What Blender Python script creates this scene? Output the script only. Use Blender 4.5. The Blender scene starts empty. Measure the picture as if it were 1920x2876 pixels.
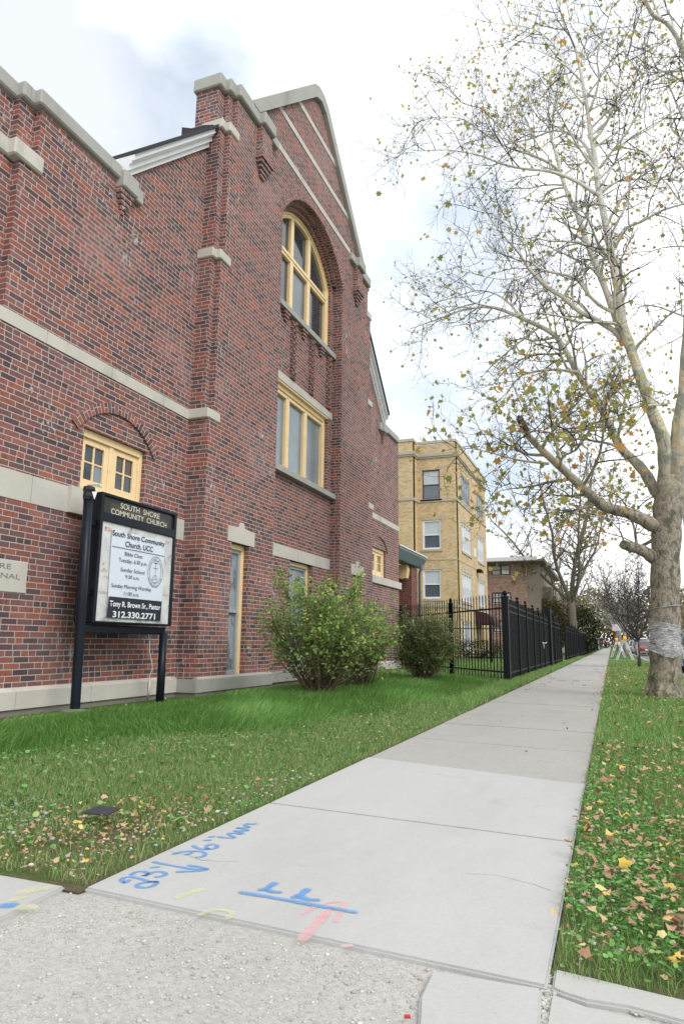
import bpy, bmesh, math, random
import numpy as np
from mathutils import Vector, Matrix
from mathutils.geometry import tessellate_polygon
random.seed(7); RNG = np.random.default_rng(7)
SC = bpy.context.scene
COL = SC.collection
PI = math.pi

# ------------------------------------------------------------------ camera survey (measured once on the place: turns a sighting into a point on a real plane)
FPX = 1917.0; CX, CY = 960.0, 1438.0
_vx, _vy, _d = 1715.0, 1812.0, 110.0
_D = (FPX*FPX + (_vx-CX)*_d)/(_vy-CY)
aY = Vector((_vx-CX, _vy-CY, FPX)).normalized()
aZ = Vector((_d, -_D, FPX)).normalized()
aX = aY.cross(aZ)
EYE = Vector((0, 0, 0.8))
def ray(u, v):
    c = Vector((u-CX, v-CY, FPX)); return Vector((c.dot(aX), c.dot(aY), c.dot(aZ)))
def sight(u, v, ax, val):
    r = ray(u, v); t = (val-EYE[ax])/r[ax]; return EYE + r*t

cam_d = bpy.data.cameras.new('camera'); cam = bpy.data.objects.new('camera', cam_d); COL.objects.link(cam)
cam_d.sensor_fit = 'VERTICAL'; cam_d.sensor_height = 36; cam_d.lens = 36*FPX/2876.0
cam_d.clip_end = 3000; cam_d.clip_start = 0.05
right = Vector((aX[0], aY[0], aZ[0])); down = Vector((aX[1], aY[1], aZ[1])); fwd = Vector((aX[2], aY[2], aZ[2]))
M = Matrix((( right.x, -down.x, -fwd.x, 0), (right.y, -down.y, -fwd.y, 0), (right.z, -down.z, -fwd.z, 0), (0,0,0,1)))
cam.matrix_world = Matrix.Translation(EYE) @ M
SC.camera = cam

# ------------------------------------------------------------------ node helper
class NT:
    def __init__(s, name):
        s.m = bpy.data.materials.new(name); s.m.use_nodes = True
        s.t = s.m.node_tree; s.n = s.t.nodes; s.bsdf = s.n['Principled BSDF']
    def new(s, typ, **kw):
        x = s.n.new(typ)
        for k, v in kw.items(): setattr(x, k, v)
        return x
    def put(s, sock, v):
        if v is None: return
        if isinstance(v, bpy.types.NodeSocket): s.t.links.new(v, sock)
        else: sock.default_value = v
    def math(s, op, a, b=None, c=None, clamp=False):
        x = s.new('ShaderNodeMath', operation=op); x.use_clamp = clamp
        s.put(x.inputs[0], a); s.put(x.inputs[1], b); s.put(x.inputs[2], c); return x.outputs[0]
    def wn(s, a, b):
        x = s.new('ShaderNodeCombineXYZ'); s.put(x.inputs[0], a); s.put(x.inputs[1], b)
        w = s.new('ShaderNodeTexWhiteNoise', noise_dimensions='2D'); s.put(w.inputs['Vector'], x.outputs[0]); return w.outputs['Value']
    def noise(s, scale, vec=None, detail=4, rough=.55, dist=0):
        x = s.new('ShaderNodeTexNoise'); s.put(x.inputs['Vector'], vec); s.put(x.inputs['Scale'], scale)
        x.inputs['Detail'].default_value = detail; x.inputs['Roughness'].default_value = rough; x.inputs['Distortion'].default_value = dist
        return x.outputs['Fac']
    def vor(s, scale, vec=None, out='Distance', feature='F1'):
        x = s.new('ShaderNodeTexVoronoi', feature=feature); s.put(x.inputs['Vector'], vec); x.inputs['Scale'].default_value = scale; return x.outputs[out]
    def ramp(s, fac, stops, interp='LINEAR'):
        x = s.new('ShaderNodeValToRGB'); r = x.color_ramp; r.interpolation = interp
        while len(r.elements) < len(stops): r.elements.new(0.5)
        for e, (p, c) in zip(r.elements, stops):
            e.position = p; e.color = (*c, 1) if len(c) == 3 else c
        s.put(x.inputs[0], fac); return x.outputs[0]
    def step(s, v, lo, hi, a=0., b=1.):
        x = s.new('ShaderNodeMapRange', interpolation_type='SMOOTHSTEP')
        s.put(x.inputs['Value'], v); x.inputs['From Min'].default_value = lo; x.inputs['From Max'].default_value = hi
        x.inputs['To Min'].default_value = a; x.inputs['To Max'].default_value = b; return x.outputs['Result']
    def mix(s, f, a, b, mode='MIX'):
        x = s.new('ShaderNodeMix', data_type='RGBA', blend_type=mode)
        s.put(x.inputs[0], f)
        for i, v in ((6, a), (7, b)):
            if isinstance(v, tuple) and len(v) == 3: v = (*v, 1)
            s.put(x.inputs[i], v)
        return x.outputs[2]
    def coord(s, which='Object', scale=None):
        o = s.new('ShaderNodeTexCoord').outputs[which]
        if which == 'Object': o = s.new('ShaderNodeNewGeometry').outputs['Position']
        if scale:
            x = s.new('ShaderNodeMapping'); s.put(x.inputs['Vector'], o); x.inputs['Scale'].default_value = scale; o = x.outputs[0]
        return o
    def island(s): return s.new('ShaderNodeNewGeometry').outputs['Random Per Island']
    def bump(s, h, strength=.3, dist=.01):
        x = s.new('ShaderNodeBump'); s.put(x.inputs['Height'], h); x.inputs['Strength'].default_value = strength; x.inputs['Distance'].default_value = dist
        s.put(s.bsdf.inputs['Normal'], x.outputs[0])
    def done(s, col=None, rough=None, metal=None, spec=None, coat=None):
        if isinstance(col, tuple) and len(col) == 3: col = (*col, 1)
        s.put(s.bsdf.inputs['Base Color'], col); s.put(s.bsdf.inputs['Roughness'], rough)
        s.put(s.bsdf.inputs['Metallic'], metal)
        if spec is not None: s.bsdf.inputs['Specular IOR Level'].default_value = spec
        if coat is not None: s.bsdf.inputs['Coat Weight'].default_value = coat
        return s.m

def brick_mat(name, stops, mortar, L=.213, H=.0677, mw=.0105, split=.2, streak=.5, repair=.0, wob=.0016):
    t = NT(name)
    uv = t.new('ShaderNodeTexCoord').outputs['UV']
    sp = t.new('ShaderNodeSeparateXYZ'); t.put(sp.inputs[0], uv)
    w = t.noise(9, uv, 2); w2 = t.math('MULTIPLY_ADD', w, wob*4, -wob*2)
    v = t.math('ADD', sp.outputs[1], w2)
    vr = t.math('DIVIDE', v, H); row = t.math('FLOOR', vr); fv = t.math('FRACT', vr)
    alt = t.math('MULTIPLY', t.math('MODULO', t.math('ABSOLUTE', row), 2.), .5)
    jit = t.math('MULTIPLY', t.wn(row, 3.3), .25)
    u = t.math('ADD', t.math('ADD', t.math('DIVIDE', sp.outputs[0], L), alt), jit)
    col = t.math('FLOOR', u); fu = t.math('FRACT', u)
    spl = t.math('LESS_THAN', t.wn(col, t.math('ADD', row, 11.7)), split)
    fu2 = t.math('FRACT', t.math('MULTIPLY', fu, t.math('ADD', spl, 1.)))
    half = t.math('MULTIPLY', spl, t.math('FLOOR', t.math('MULTIPLY', fu, 2.)))
    W = t.math('MULTIPLY_ADD', spl, -L/2, L)
    du = t.math('MULTIPLY', t.math('MINIMUM', fu2, t.math('SUBTRACT', 1., fu2)), W)
    dv = t.math('MULTIPLY', t.math('MINIMUM', fv, t.math('SUBTRACT', 1., fv)), H)
    d = t.math('MINIMUM', du, dv)
    d = t.math('ADD', d, t.math('MULTIPLY_ADD', t.noise(60, uv, 2), wob*2, -wob))
    mask = t.step(d, mw/2-.001, mw/2+.0015)
    idv = t.wn(t.math('MULTIPLY_ADD', half, .37, col), row)
    bc = t.ramp(idv, stops)
    id2 = t.wn(t.math('MULTIPLY_ADD', half, .61, col), t.math('ADD', row, 57.))
    # fired streaks inside each brick
    cx = t.new('ShaderNodeCombineXYZ'); t.put(cx.inputs[0], t.math('MULTIPLY', sp.outputs[0], 1.)); t.put(cx.inputs[1], t.math('MULTIPLY', sp.outputs[1], .25)); t.put(cx.inputs[2], idv)
    st = t.step(t.noise(34, cx.outputs[0], 2), .5, .66)
    bc = t.mix(t.math('MULTIPLY', t.math('MULTIPLY', st, id2), streak), bc, (.055,.03,.038))
    fine = t.noise(260, uv, 3)
    bc = t.mix(t.math('MULTIPLY_ADD', fine, .5, -.12, clamp=True), bc, (.30,.16,.13), 'MIX') if streak > .3 else bc
    bc = t.mix(.35, bc, t.ramp(t.noise(1.1, uv, 4), [(.3,(.62,.6,.6)),(.7,(1.25,1.2,1.18))]), 'MULTIPLY')
    cw=t.new('ShaderNodeMapping'); t.put(cw.inputs['Vector'],uv); cw.inputs['Scale'].default_value=(2.4,.28,1)
    if repair>0:
        bc=t.mix(t.math('MULTIPLY',t.step(t.noise(1.6,cw.outputs[0],6,.7),.50,.70),.38),bc,(.10,.07,.075))
        bc=t.mix(t.math('MULTIPLY',t.step(t.noise(.55,uv,5,.6),.50,.70),.25),bc,(.40,.27,.27))
    mc = t.mix(t.noise(40, uv, 3), tuple(x*.78 for x in mortar), tuple(min(1,x*1.18) for x in mortar))
    c = t.mix(mask, mc, bc)
    if repair > 0:
        big = t.step(t.noise(.8, uv, 2), .55, .66)
        fl = t.step(t.noise(22, t.coord('UV', (.8, .3, 1)), 3, .6, 1.2), .6, .63)
        c = t.mix(t.math('MULTIPLY', t.math('MULTIPLY', big, fl), repair), c, (.5,.51,.52))
    t.put(t.bsdf.inputs['Base Color'], c)
    t.bump(t.math('ADD', t.math('MULTIPLY', mask, 1.), t.math('MULTIPLY', fine, .25)), .7, .006)
    return t.done(rough=.88, spec=.25)

def stone_mat(name, col=(.42,.39,.34), joint=1.15, grime=.5):
    t = NT(name); uv = t.coord('UV')
    sp = t.new('ShaderNodeSeparateXYZ'); t.put(sp.inputs[0], uv)
    n = t.noise(2.2, uv, 5, .6); n2 = t.noise(30, t.coord('UV', (1, 4, 1)), 4)
    c = t.mix(n, tuple(x*.78 for x in col), tuple(x*1.2 for x in col))
    c = t.mix(t.math('MULTIPLY', n2, .5), c, tuple(x*.7 for x in col))
    g = t.step(t.noise(1.3, t.coord('UV', (1, .3, 1)), 5, .65), .55, .75)
    c = t.mix(t.math('MULTIPLY', g, grime), c, (.2,.195,.185))
    if joint:
        fu = t.math('FRACT', t.math('DIVIDE', sp.outputs[0], joint))
        dd = t.math('MULTIPLY', t.math('MINIMUM', fu, t.math('SUBTRACT', 1., fu)), joint)
        j = t.step(dd, .002, .005, 1., 0.); c = t.mix(t.math('MULTIPLY', j, .7), c, (.16,.15,.14))
    t.bump(n2, .35, .006)
    return t.done(c, .9, spec=.2)

def plain(name, col, rough=.6, metal=0., spec=.5, var=.15, vscale=6, bump=0, bscale=60, coat=None, dirt=0):
    t = NT(name); p = t.coord()
    n = t.noise(vscale, p, 4)
    c = t.mix(n, tuple(x*(1-var) for x in col), tuple(min(1, x*(1+var)) for x in col))
    if dirt: c = t.mix(t.math('MULTIPLY', t.step(t.noise(vscale*3, p, 5, .7), .55, .72), dirt), c, (.16,.12,.08))
    if bump: t.bump(t.noise(bscale, p, 3), bump, .004)
    return t.done(c, rough, metal, spec, coat)

RED = [(0,(.06,.045,.06)),(.14,(.09,.058,.073)),(.3,(.155,.085,.09)),(.5,(.215,.095,.092)),(.72,(.275,.092,.078)),(.9,(.36,.11,.072)),(1,(.23,.12,.125))]
B_RED = brick_mat('red_brick', RED, (.47,.425,.375), repair=.8)
B_DRK = brick_mat('dark_brick', [(0,(.09,.03,.03)),(.5,(.16,.045,.04)),(1,(.24,.06,.045))], (.33,.27,.22), mw=.009)  # darker brown-red brick of the side porch and rear wall
B_YEL = brick_mat('yellow_brick', [(0,(.52,.37,.19)),(.4,(.64,.48,.27)),(.8,(.70,.55,.33)),(1,(.60,.47,.29))], (.52,.43,.30), streak=.05, mw=.008)
B_PNK = brick_mat('pink_brick', [(0,(.24,.13,.11)),(.4,(.38,.22,.17)),(.8,(.46,.29,.23)),(1,(.4,.28,.24))], (.5,.46,.4), streak=.1)
STONE = stone_mat('limestone',(.60,.57,.51)); STONE_N = stone_mat('limestone_block',(.60,.57,.51), joint=0); STONE_G = stone_mat('grey_limestone', (.42,.42,.385), 1.3, .6)
STONE_Y = stone_mat('pale_terracotta', (.5,.46,.38), 0, .3)
FOUND = stone_mat('foundation_concrete', (.24,.22,.19), 0, .6)
CREAM = plain('cream_paint', (.88,.67,.38), .55, var=.10, vscale=5, bump=.35, bscale=90, dirt=.35)
WHITE = plain('white_paint', (.72,.73,.74), .5, var=.08, dirt=.25)
WFRAME = plain('white_vinyl', (.8,.82,.85), .35, var=.03)
GREYP = plain('grey_metal_paint', (.13,.17,.19), .45, var=.08)
ALU = plain('grey_aluminium', (.40,.43,.46), .45, .2, var=.1, vscale=3)
BLACK = plain('black_iron_paint', (.007,.008,.011), .42, spec=.22, var=.3, bump=.3, bscale=200)
BLACKS = plain('black_sign_paint', (.008,.012,.020), .35, spec=.22, var=.25, bump=.25, bscale=150)
ROOF = plain('dark_shingle', (.035,.036,.04), .9, var=.3, vscale=20, bump=.5, bscale=40)
ROOFR = plain('brown_shingle', (.16,.07,.055), .9, var=.3, vscale=20)
TAR = plain('roof_tar', (.02,.02,.022), .7, var=.3, bump=.8, bscale=12)
SOFF = plain('cream_wood', (.75,.55,.28), .6, var=.1)

def glass_mat(name, base, rough, bump=0, bscale=30, var=.3, spec=.8):
    t = NT(name); p = t.coord()
    c = t.mix(t.noise(1.6, p, 3), tuple(x*(1-var) for x in base), tuple(x*(1+var) for x in base))
    if bump: t.bump(t.noise(bscale, p, 2), bump, .004)
    t.bsdf.inputs['IOR'].default_value = 1.6
    return t.done(c, rough, 0, spec)
G_DARK = glass_mat('dark_leaded_glass', (.03,.04,.05), .05, .12, 25)
G_OBS = glass_mat('obscured_glass', (.20,.25,.28), .16, .35, 70, .35)
def storm():
    t=NT('storm_glass'); p=t.coord('Object',(1,1,.45)); c=t.mix(t.noise(1.5,p,3),(.24,.28,.32),(.36,.40,.45))
    c=t.mix(t.step(t.noise(7,p,4,.6,.6),.50,.56),c,(.16,.165,.165)); c=t.mix(t.step(t.noise(22,p,5,.7),.58,.62),c,(.45,.48,.52)); return t.done(c,.28,0,.6)
G_STORM = storm()
G_BLDG = glass_mat('window_glass', (.10,.13,.16), .08, .02, 4)
G_BLIND = plain('window_blind', (.55,.60,.64), .5, var=.06)
G_BROWN = glass_mat('stained_glass', (.05,.022,.02), .12, .4, 60, .5)

# ------------------------------------------------------------------ mesh builder
class MB:
    def __init__(s): s.v=[]; s.f=[]; s.uv=[]; s.sm=[]
    def face(s, pts, uv=None, smooth=False):
        b=len(s.v); s.v.extend([tuple(p) for p in pts]); s.f.append(tuple(range(b,b+len(pts)))); s.uv.append(uv); s.sm.append(smooth)
    def mesh(s, vs, fs, smooth=False):
        b=len(s.v); s.v.extend([tuple(p) for p in vs])
        for f in fs: s.f.append(tuple(i+b for i in f)); s.uv.append(None); s.sm.append(smooth)
    def box(s, x0,x1,y0,y1,z0,z1):
        p=[(x,y,z) for z in (z0,z1) for y in (y0,y1) for x in (x0,x1)]
        s.mesh(p,[(0,2,3,1),(4,5,7,6),(0,1,5,4),(2,6,7,3),(0,4,6,2),(1,3,7,5)])
    def cbox(s, c, d, rot=None):
        p=[Vector((sx*d[0]/2,sy*d[1]/2,sz*d[2]/2)) for sz in(-1,1) for sy in(-1,1) for sx in(-1,1)]
        if rot is not None: p=[rot@q for q in p]
        p=[q+Vector(c) for q in p]
        s.mesh(p,[(0,2,3,1),(4,5,7,6),(0,1,5,4),(2,6,7,3),(0,4,6,2),(1,3,7,5)])
    def bbox(s, x0,x1,y0,y1,z0,z1,b=.01):  # bevelled box
        bm=bmesh.new(); m=Matrix.Translation(((x0+x1)/2,(y0+y1)/2,(z0+z1)/2))@Matrix.Diagonal((x1-x0,y1-y0,z1-z0,1))
        bmesh.ops.create_cube(bm,size=1,matrix=m); bmesh.ops.bevel(bm,geom=bm.edges[:],offset=b,segments=1,affect='EDGES')
        bm.verts.ensure_lookup_table(); s.mesh([v.co[:] for v in bm.verts],[[v.index for v in f.verts] for f in bm.faces]); bm.free()
    def beam(s, a, b, w, h, up=(0,0,1)):
        a=Vector(a); b=Vector(b); d=(b-a).normalized(); r=d.cross(Vector(up))
        if r.length<1e-4: r=d.cross(Vector((1,0,0)))
        r.normalize(); u=r.cross(d)
        p=[q+r*(sx*w/2)+u*(sz*h/2) for q in (a,b) for sz in(-1,1) for sx in(-1,1)]
        s.mesh(p,[(0,1,3,2),(4,6,7,5),(0,4,5,1),(2,3,7,6),(0,2,6,4),(1,5,7,3)])
    def slab(s, outer, holes, x0, x1, axis='x', back=True, frontonly=False):
        """outer/holes lists of (a,z); x0 = visible front plane; axis x: plane of (y,z); axis y: plane of (x,z); axis z: plane of (x,y)"""
        def P(a,z,d):
            return (d,a,z) if axis=='x' else ((a,d,z) if axis=='y' else (a,z,d))
        loops=[outer]+list(holes)
        pts=[p for l in loops for p in l]
        tri=tessellate_polygon([[Vector((p[0],p[1],0)) for p in l] for l in loops])
        b=len(s.v); s.v.extend([P(p[0],p[1],x0) for p in pts])
        for t in tri: s.f.append(tuple(i+b for i in t)); s.uv.append(None); s.sm.append(False)
        if frontonly: return
        b2=len(s.v); s.v.extend([P(p[0],p[1],x1) for p in pts])
        if back:
            for t in tri: s.f.append(tuple(i+b2 for i in reversed(t))); s.uv.append(None); s.sm.append(False)
        o=0
        for l in loops:
            n=len(l)
            for i in range(n):
                j=(i+1)%n; s.f.append((b+o+i,b+o+j,b2+o+j,b2+o+i)); s.uv.append(None); s.sm.append(False)
            o+=n
    def tube(s, pts, rad, n=8, cap=True, smooth=True):
        pts=[Vector(p) for p in pts]; 
        if not hasattr(rad,'__len__'): rad=[rad]*len(pts)
        b=len(s.v); ref=None; N=len(pts)
        for i,p in enumerate(pts):
            d=(pts[min(i+1,N-1)]-pts[max(i-1,0)])
            if d.length<1e-9: d=Vector((0,0,1))
            d.normalize()
            if ref is None:
                ref=d.orthogonal().normalized()
            ref=(ref-d*ref.dot(d))
            if ref.length<1e-6: ref=d.orthogonal()
            ref.normalize(); q=d.cross(ref)
            for k in range(n):
                a=2*PI*k/n; c=p+(ref*math.cos(a)+q*math.sin(a))*rad[i]; s.v.append((c.x,c.y,c.z))
        for i in range(N-1):
            for k in range(n):
                k2=(k+1)%n; s.f.append((b+i*n+k,b+i*n+k2,b+(i+1)*n+k2,b+(i+1)*n+k)); s.uv.append(None); s.sm.append(smooth)
        if cap:
            s.f.append(tuple(b+k for k in reversed(range(n)))); s.uv.append(None); s.sm.append(False)
            s.f.append(tuple(b+(N-1)*n+k for k in range(n))); s.uv.append(None); s.sm.append(False)
    def lathe(s, c, prof, n=12, smooth=True):
        b=len(s.v)
        for r,z in prof:
            for k in range(n): s.v.append((c[0]+r*math.cos(2*PI*k/n), c[1]+r*math.sin(2*PI*k/n), c[2]+z))
        for i in range(len(prof)-1):
            for k in range(n):
                k2=(k+1)%n; s.f.append((b+i*n+k,b+i*n+k2,b+(i+1)*n+k2,b+(i+1)*n+k)); s.uv.append(None); s.sm.append(smooth)
        s.f.append(tuple(b+k for k in reversed(range(n)))); s.uv.append(None); s.sm.append(False)
        s.f.append(tuple(b+(len(prof)-1)*n+k for k in range(n))); s.uv.append(None); s.sm.append(False)

class SegBag:
    def __init__(s): s.a=[]; s.f=1
    def tube(s,P,R,n=3,cap=False,smooth=True):
        for i in range(len(P)-1): s.a.append((P[i][0],P[i][1],P[i][2],P[i+1][0],P[i+1][1],P[i+1][2],R[i],R[i+1]))
    def build(s,name,mat,parent=None):
        A=np.array(s.a,dtype=np.float64); N=len(A); p0=A[:,:3]; p1=A[:,3:6]; d=p1-p0; d/=np.linalg.norm(d,axis=1)[:,None]+1e-9
        ref=np.where(np.abs(d[:,2:3])<.8,np.array([[0,0,1.]]),np.array([[1.,0,0]])); a=np.cross(d,ref); a/=np.linalg.norm(a,axis=1)[:,None]+1e-9; b=np.cross(d,a)
        V=np.zeros((N,6,3))
        for k in range(3):
            t=2*PI*k/3; o=a*math.cos(t)+b*math.sin(t); V[:,k]=p0+o*A[:,6:7]; V[:,3+k]=p1+o*A[:,7:8]
        V=V.reshape(-1,3)
        if parent is not None: V=V-np.array(wloc(parent))
        return raw_mesh(name,V.astype(np.float32),[(0,1,4,3),(1,2,5,4),(2,0,3,5)],N,6,mat,parent,True)
def wloc(o):
    p=Vector((0,0,0))
    while o is not None: p+=o.location; o=o.parent
    return p
def build(name, mb, mat, parent=None, recalc=True, world=True, uv=True):
    if isinstance(mb,SegBag): return mb.build(name,mat,parent)
    me=bpy.data.meshes.new(name)
    off=wloc(parent) if (parent is not None and world) else Vector((0,0,0))
    V=np.array(mb.v,dtype=np.float32)
    me.from_pydata([tuple(v) for v in (V-np.array(off,dtype=np.float32))],[],mb.f)
    if not uv:
        me.polygons.foreach_set('use_smooth',np.array(mb.sm,dtype=bool))
        if mat: me.materials.append(mat)
        o=bpy.data.objects.new(name,me); COL.objects.link(o); o.parent=parent; return o
    uvl=me.uv_layers.new(name='UVMap')
    data=np.zeros((len(me.loops),2),dtype=np.float32); li=0
    for fi,f in enumerate(mb.f):
        k=len(f); u=mb.uv[fi]
        if u is not None: data[li:li+k]=u
        else:
            P=V[list(f)]; n=np.zeros(3)
            for a in range(k):
                c0=P[a]; c1=P[(a+1)%k]; n+= np.cross(c0,c1)
            n=np.abs(n)
            if n[0]>=n[1] and n[0]>=n[2]*.9: data[li:li+k]=P[:,[1,2]]
            elif n[1]>=n[2]*.9: data[li:li+k]=P[:,[0,2]]
            else: data[li:li+k]=P[:,[1,0]] if np.ptp(P[:,1])>np.ptp(P[:,0]) else P[:,[0,1]]
        li+=k
    uvl.data.foreach_set('uv',data.ravel())
    me.polygons.foreach_set('use_smooth',np.array(mb.sm,dtype=bool))
    if recalc:
        bm=bmesh.new(); bm.from_mesh(me); bmesh.ops.recalc_face_normals(bm,faces=bm.faces[:]); bm.to_mesh(me); bm.free()
    if mat: me.materials.append(mat)
    o=bpy.data.objects.new(name,me); COL.objects.link(o); o.parent=parent
    return o
def thing(name,label,cat,loc=(0,0,0),group=None):
    o=bpy.data.objects.new(name,None); COL.objects.link(o); o.location=loc; o.empty_display_size=.3
    o['label']=label; o['category']=cat
    if group: o['group']=group
    return o
def tag(o,label,cat,group=None):
    o['label']=label; o['category']=cat
    if group: o['group']=group
    return o
def kind(o,k): o['kind']=k; return o
def copy_tree(o,parent=None):
    c=o.copy(); COL.objects.link(c); c.parent=parent
    for ch in list(o.children): copy_tree(ch,c)
    return c
def scatter(name, tv, tf, pos, rot, mat, parent=None, smooth=False):
    """merge N transformed copies of a template (tv (k,3), tf list of tuples); pos (N,3), rot (N,3,3)"""
    tv=np.asarray(tv,dtype=np.float32); N=len(pos); k=len(tv)
    V=(np.einsum('nij,kj->nki',rot,tv)+pos[:,None,:]).reshape(-1,3)
    if parent is not None: V=V-np.array(wloc(parent),dtype=np.float32)
    return raw_mesh(name,V,tf,N,k,mat,parent,smooth)
def raw_mesh(name,V,tf,N,k,mat,parent=None,smooth=False):
    me=bpy.data.meshes.new(name)
    ls=np.array([len(f) for f in tf]); idx=np.concatenate([np.array(f) for f in tf])
    L=(idx[None,:]+(np.arange(N)*k)[:,None]).ravel().astype(np.int32)
    tot=np.tile(ls,N).astype(np.int32); st=np.concatenate([[0],np.cumsum(tot)[:-1]]).astype(np.int32)
    me.vertices.add(len(V)); me.vertices.foreach_set('co',np.ascontiguousarray(V,dtype=np.float32).ravel())
    me.loops.add(len(L)); me.loops.foreach_set('vertex_index',L)
    me.polygons.add(len(tot)); me.polygons.foreach_set('loop_start',st); me.polygons.foreach_set('loop_total',tot)
    if smooth: me.polygons.foreach_set('use_smooth',np.ones(len(tot),dtype=bool))
    me.update(); me.validate()
    if mat: me.materials.append(mat)
    o=bpy.data.objects.new(name,me); COL.objects.link(o); o.parent=parent
    return o
def rots(N, tilt=None, s=None):
    """random z-rotation with tilt about random horizontal axis"""
    a=RNG.uniform(0,2*PI,N); b=RNG.uniform(0,2*PI,N)
    tl=tilt if tilt is not None else RNG.uniform(0,PI,N)
    ca,sa=np.cos(a),np.sin(a); Z=np.zeros((N,3,3)); Z[:,0,0]=ca; Z[:,0,1]=-sa; Z[:,1,0]=sa; Z[:,1,1]=ca; Z[:,2,2]=1
    kx,ky=np.cos(b),np.sin(b); c,sn=np.cos(tl),np.sin(tl); C=1-c
    R=np.zeros((N,3,3)); R[:,0,0]=c+kx*kx*C; R[:,0,1]=kx*ky*C; R[:,0,2]=ky*sn; R[:,1,0]=kx*ky*C; R[:,1,1]=c+ky*ky*C; R[:,1,2]=-kx*sn
    R[:,2,0]=-ky*sn; R[:,2,1]=kx*sn; R[:,2,2]=c
    R=np.einsum('nij,njk->nik',R,Z)
    if s is not None: R=R*np.asarray(s)[:,None,None]
    return R.astype(np.float32)
#==MARK==
# ================================================================== CHURCH
YC=12.74; XF=-5.65; XW=-6.0; XB=-5.89
church=thing('church','large dark red brick gabled church with limestone trim beside the lawn','church',(-6,YC,0))
def mir(y): return 2*YC-y
def arc(cy,cz,r,a0,a1,n):  # angles from +y axis
    return [(cy+r*math.cos(a0+(a1-a0)*i/n), cz+r*math.sin(a0+(a1-a0)*i/n)) for i in range(n+1)]
def ringmesh(mb, cy,cz,r0,r1,a0,a1,n,xf,xb):
    """rowlock arch ring: bricks radial"""
    for i in range(n):
        A=a0+(a1-a0)*i/n; B=a0+(a1-a0)*(i+1)/n
        P=lambda r,a,x:(x,cy+r*math.cos(a),cz+r*math.sin(a))
        rm=(r0+r1)/2; va,vb=A*rm,B*rm
        mb.face([P(r0,A,xf),P(r1,A,xf),P(r1,B,xf),P(r0,B,xf)],[(.005,va),(r1-r0+.005,va),(r1-r0+.005,vb),(.005,vb)])
        mb.face([P(r0,A,xb),P(r0,A,xf),P(r0,B,xf),P(r0,B,xb)],[(0,va),(xf-xb,va),(xf-xb,vb),(0,vb)])
        mb.face([P(r1,A,xf),P(r1,A,xb),P(r1,B,xb),P(r1,B,xf)],[(0,va),(xf-xb,va),(xf-xb,vb),(0,vb)])
    for a in (a0,a1):
        mb.face([P(r0,a,xf),P(r1,a,xf),P(r1,a,xb),P(r0,a,xb)],[(0,0),(r1-r0,0),(r1-r0,.05),(0,.05)])

# --- gable wall
ZC=8.42; RI=1.88; HW=1.66; ZS=ZC+math.sqrt(RI*RI-HW*HW)
aS=math.asin((ZS-ZC)/RI)
yl,yr=YC-HW,YC+HW
arcL=arc(YC,ZC,RI,PI-aS,aS,28)  # left to right
def gable_top():
    pts=[(16.28,10.30),(15.60,10.30),(15.60,10.62)]
    pts+=[(YC+.25,13.20),(YC,13.28),(YC-.25,13.20),(9.88,10.62),(9.88,10.30),(9.20,10.30)]
    return pts
outer=[(9.20,.2)]+[(yl,.2)]+arcL+[(yr,.2),(16.28,.2)]+gable_top()
tall=lambda y0,y1:[(y0,.262),(y1,.262),(y1,2.385),(y0,2.385)]
m=MB(); m.slab(outer,[tall(9.60,10.20),tall(mir(10.20),mir(9.60))],XF,XF-.5)
def bx(m,x0,x1,ya,yb,z0,z1,mirror=True):
    m.box(x0,x1,ya,yb,z0,z1)
    if mirror: m.box(x0,x1,mir(yb),mir(ya),z0,z1)
XBK=-6.6
bx(m,XBK,XF,8.75,9.20,.2,4.22)
bx(m,XBK,XF-.1,8.75,8.88,4.22,7.0); bx(m,XBK,XF,8.88,9.20,4.22,7.0)
bx(m,XBK,XF-.1,8.82,8.98,7.0,9.5); bx(m,XBK,XF,8.98,9.20,7.0,9.5)
bx(m,XBK+.3,XF-.2,8.86,9.05,9.5,10.36); bx(m,XBK+.3,XF-.1,9.05,9.20,9.5,10.36)
bx(m,XBK+.3,XF-.5,9.20,9.88,9.0,10.30)
# kneeler pilasters with corbelled feet
for c in (10.12,mir(10.12)):
    m.box(XF-.02,XF+.11,c-.2,c+.2,9.74,10.36)
    for i,(dz,w,d) in enumerate([(0,.2,.15),(.075,.17,.12),(.15,.13,.09),(.225,.09,.06),(.30,.05,.04)]):
        m.box(XF-.02,XF+d,c-w-.03,c+w+.03,9.665-dz,9.74-dz)
build('gable_wall',m,B_RED,church)
m=MB(); ringmesh(m,YC,ZC,RI+.001,RI+.2,aS-.02,PI-aS+.02,34,XF+.012,XF-.14)
ringmesh(m,YC,ZC,1.80,1.95,aS+.06,PI-aS-.06,34,XF-.13,XB+.003)
ringmesh(m,YC,ZC,1.716,1.86,aS+.0,PI-aS-.0,34,XB+.01,XB-.1)
build('arch_ring',m,B_RED,church)
# --- recessed bay wall
WH=1.5; RW=1.714; aW=math.acos(WH/RW); ZW=ZC+RW*math.sin(aW)
archo=[(YC-WH,7.72)]+arc(YC,ZC,RW,PI-aW,aW,24)+[(YC+WH,7.72)]
rect=lambda a,b,c,d:[(a,c),(b,c),(b,d),(a,d)]
m=MB(); m.slab(rect(10.9,14.6,.15,10.5),[archo,rect(11.3,14.18,4.23,5.975),rect(12.30,13.42,.262,2.41)],XB,XB-.35)
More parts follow.
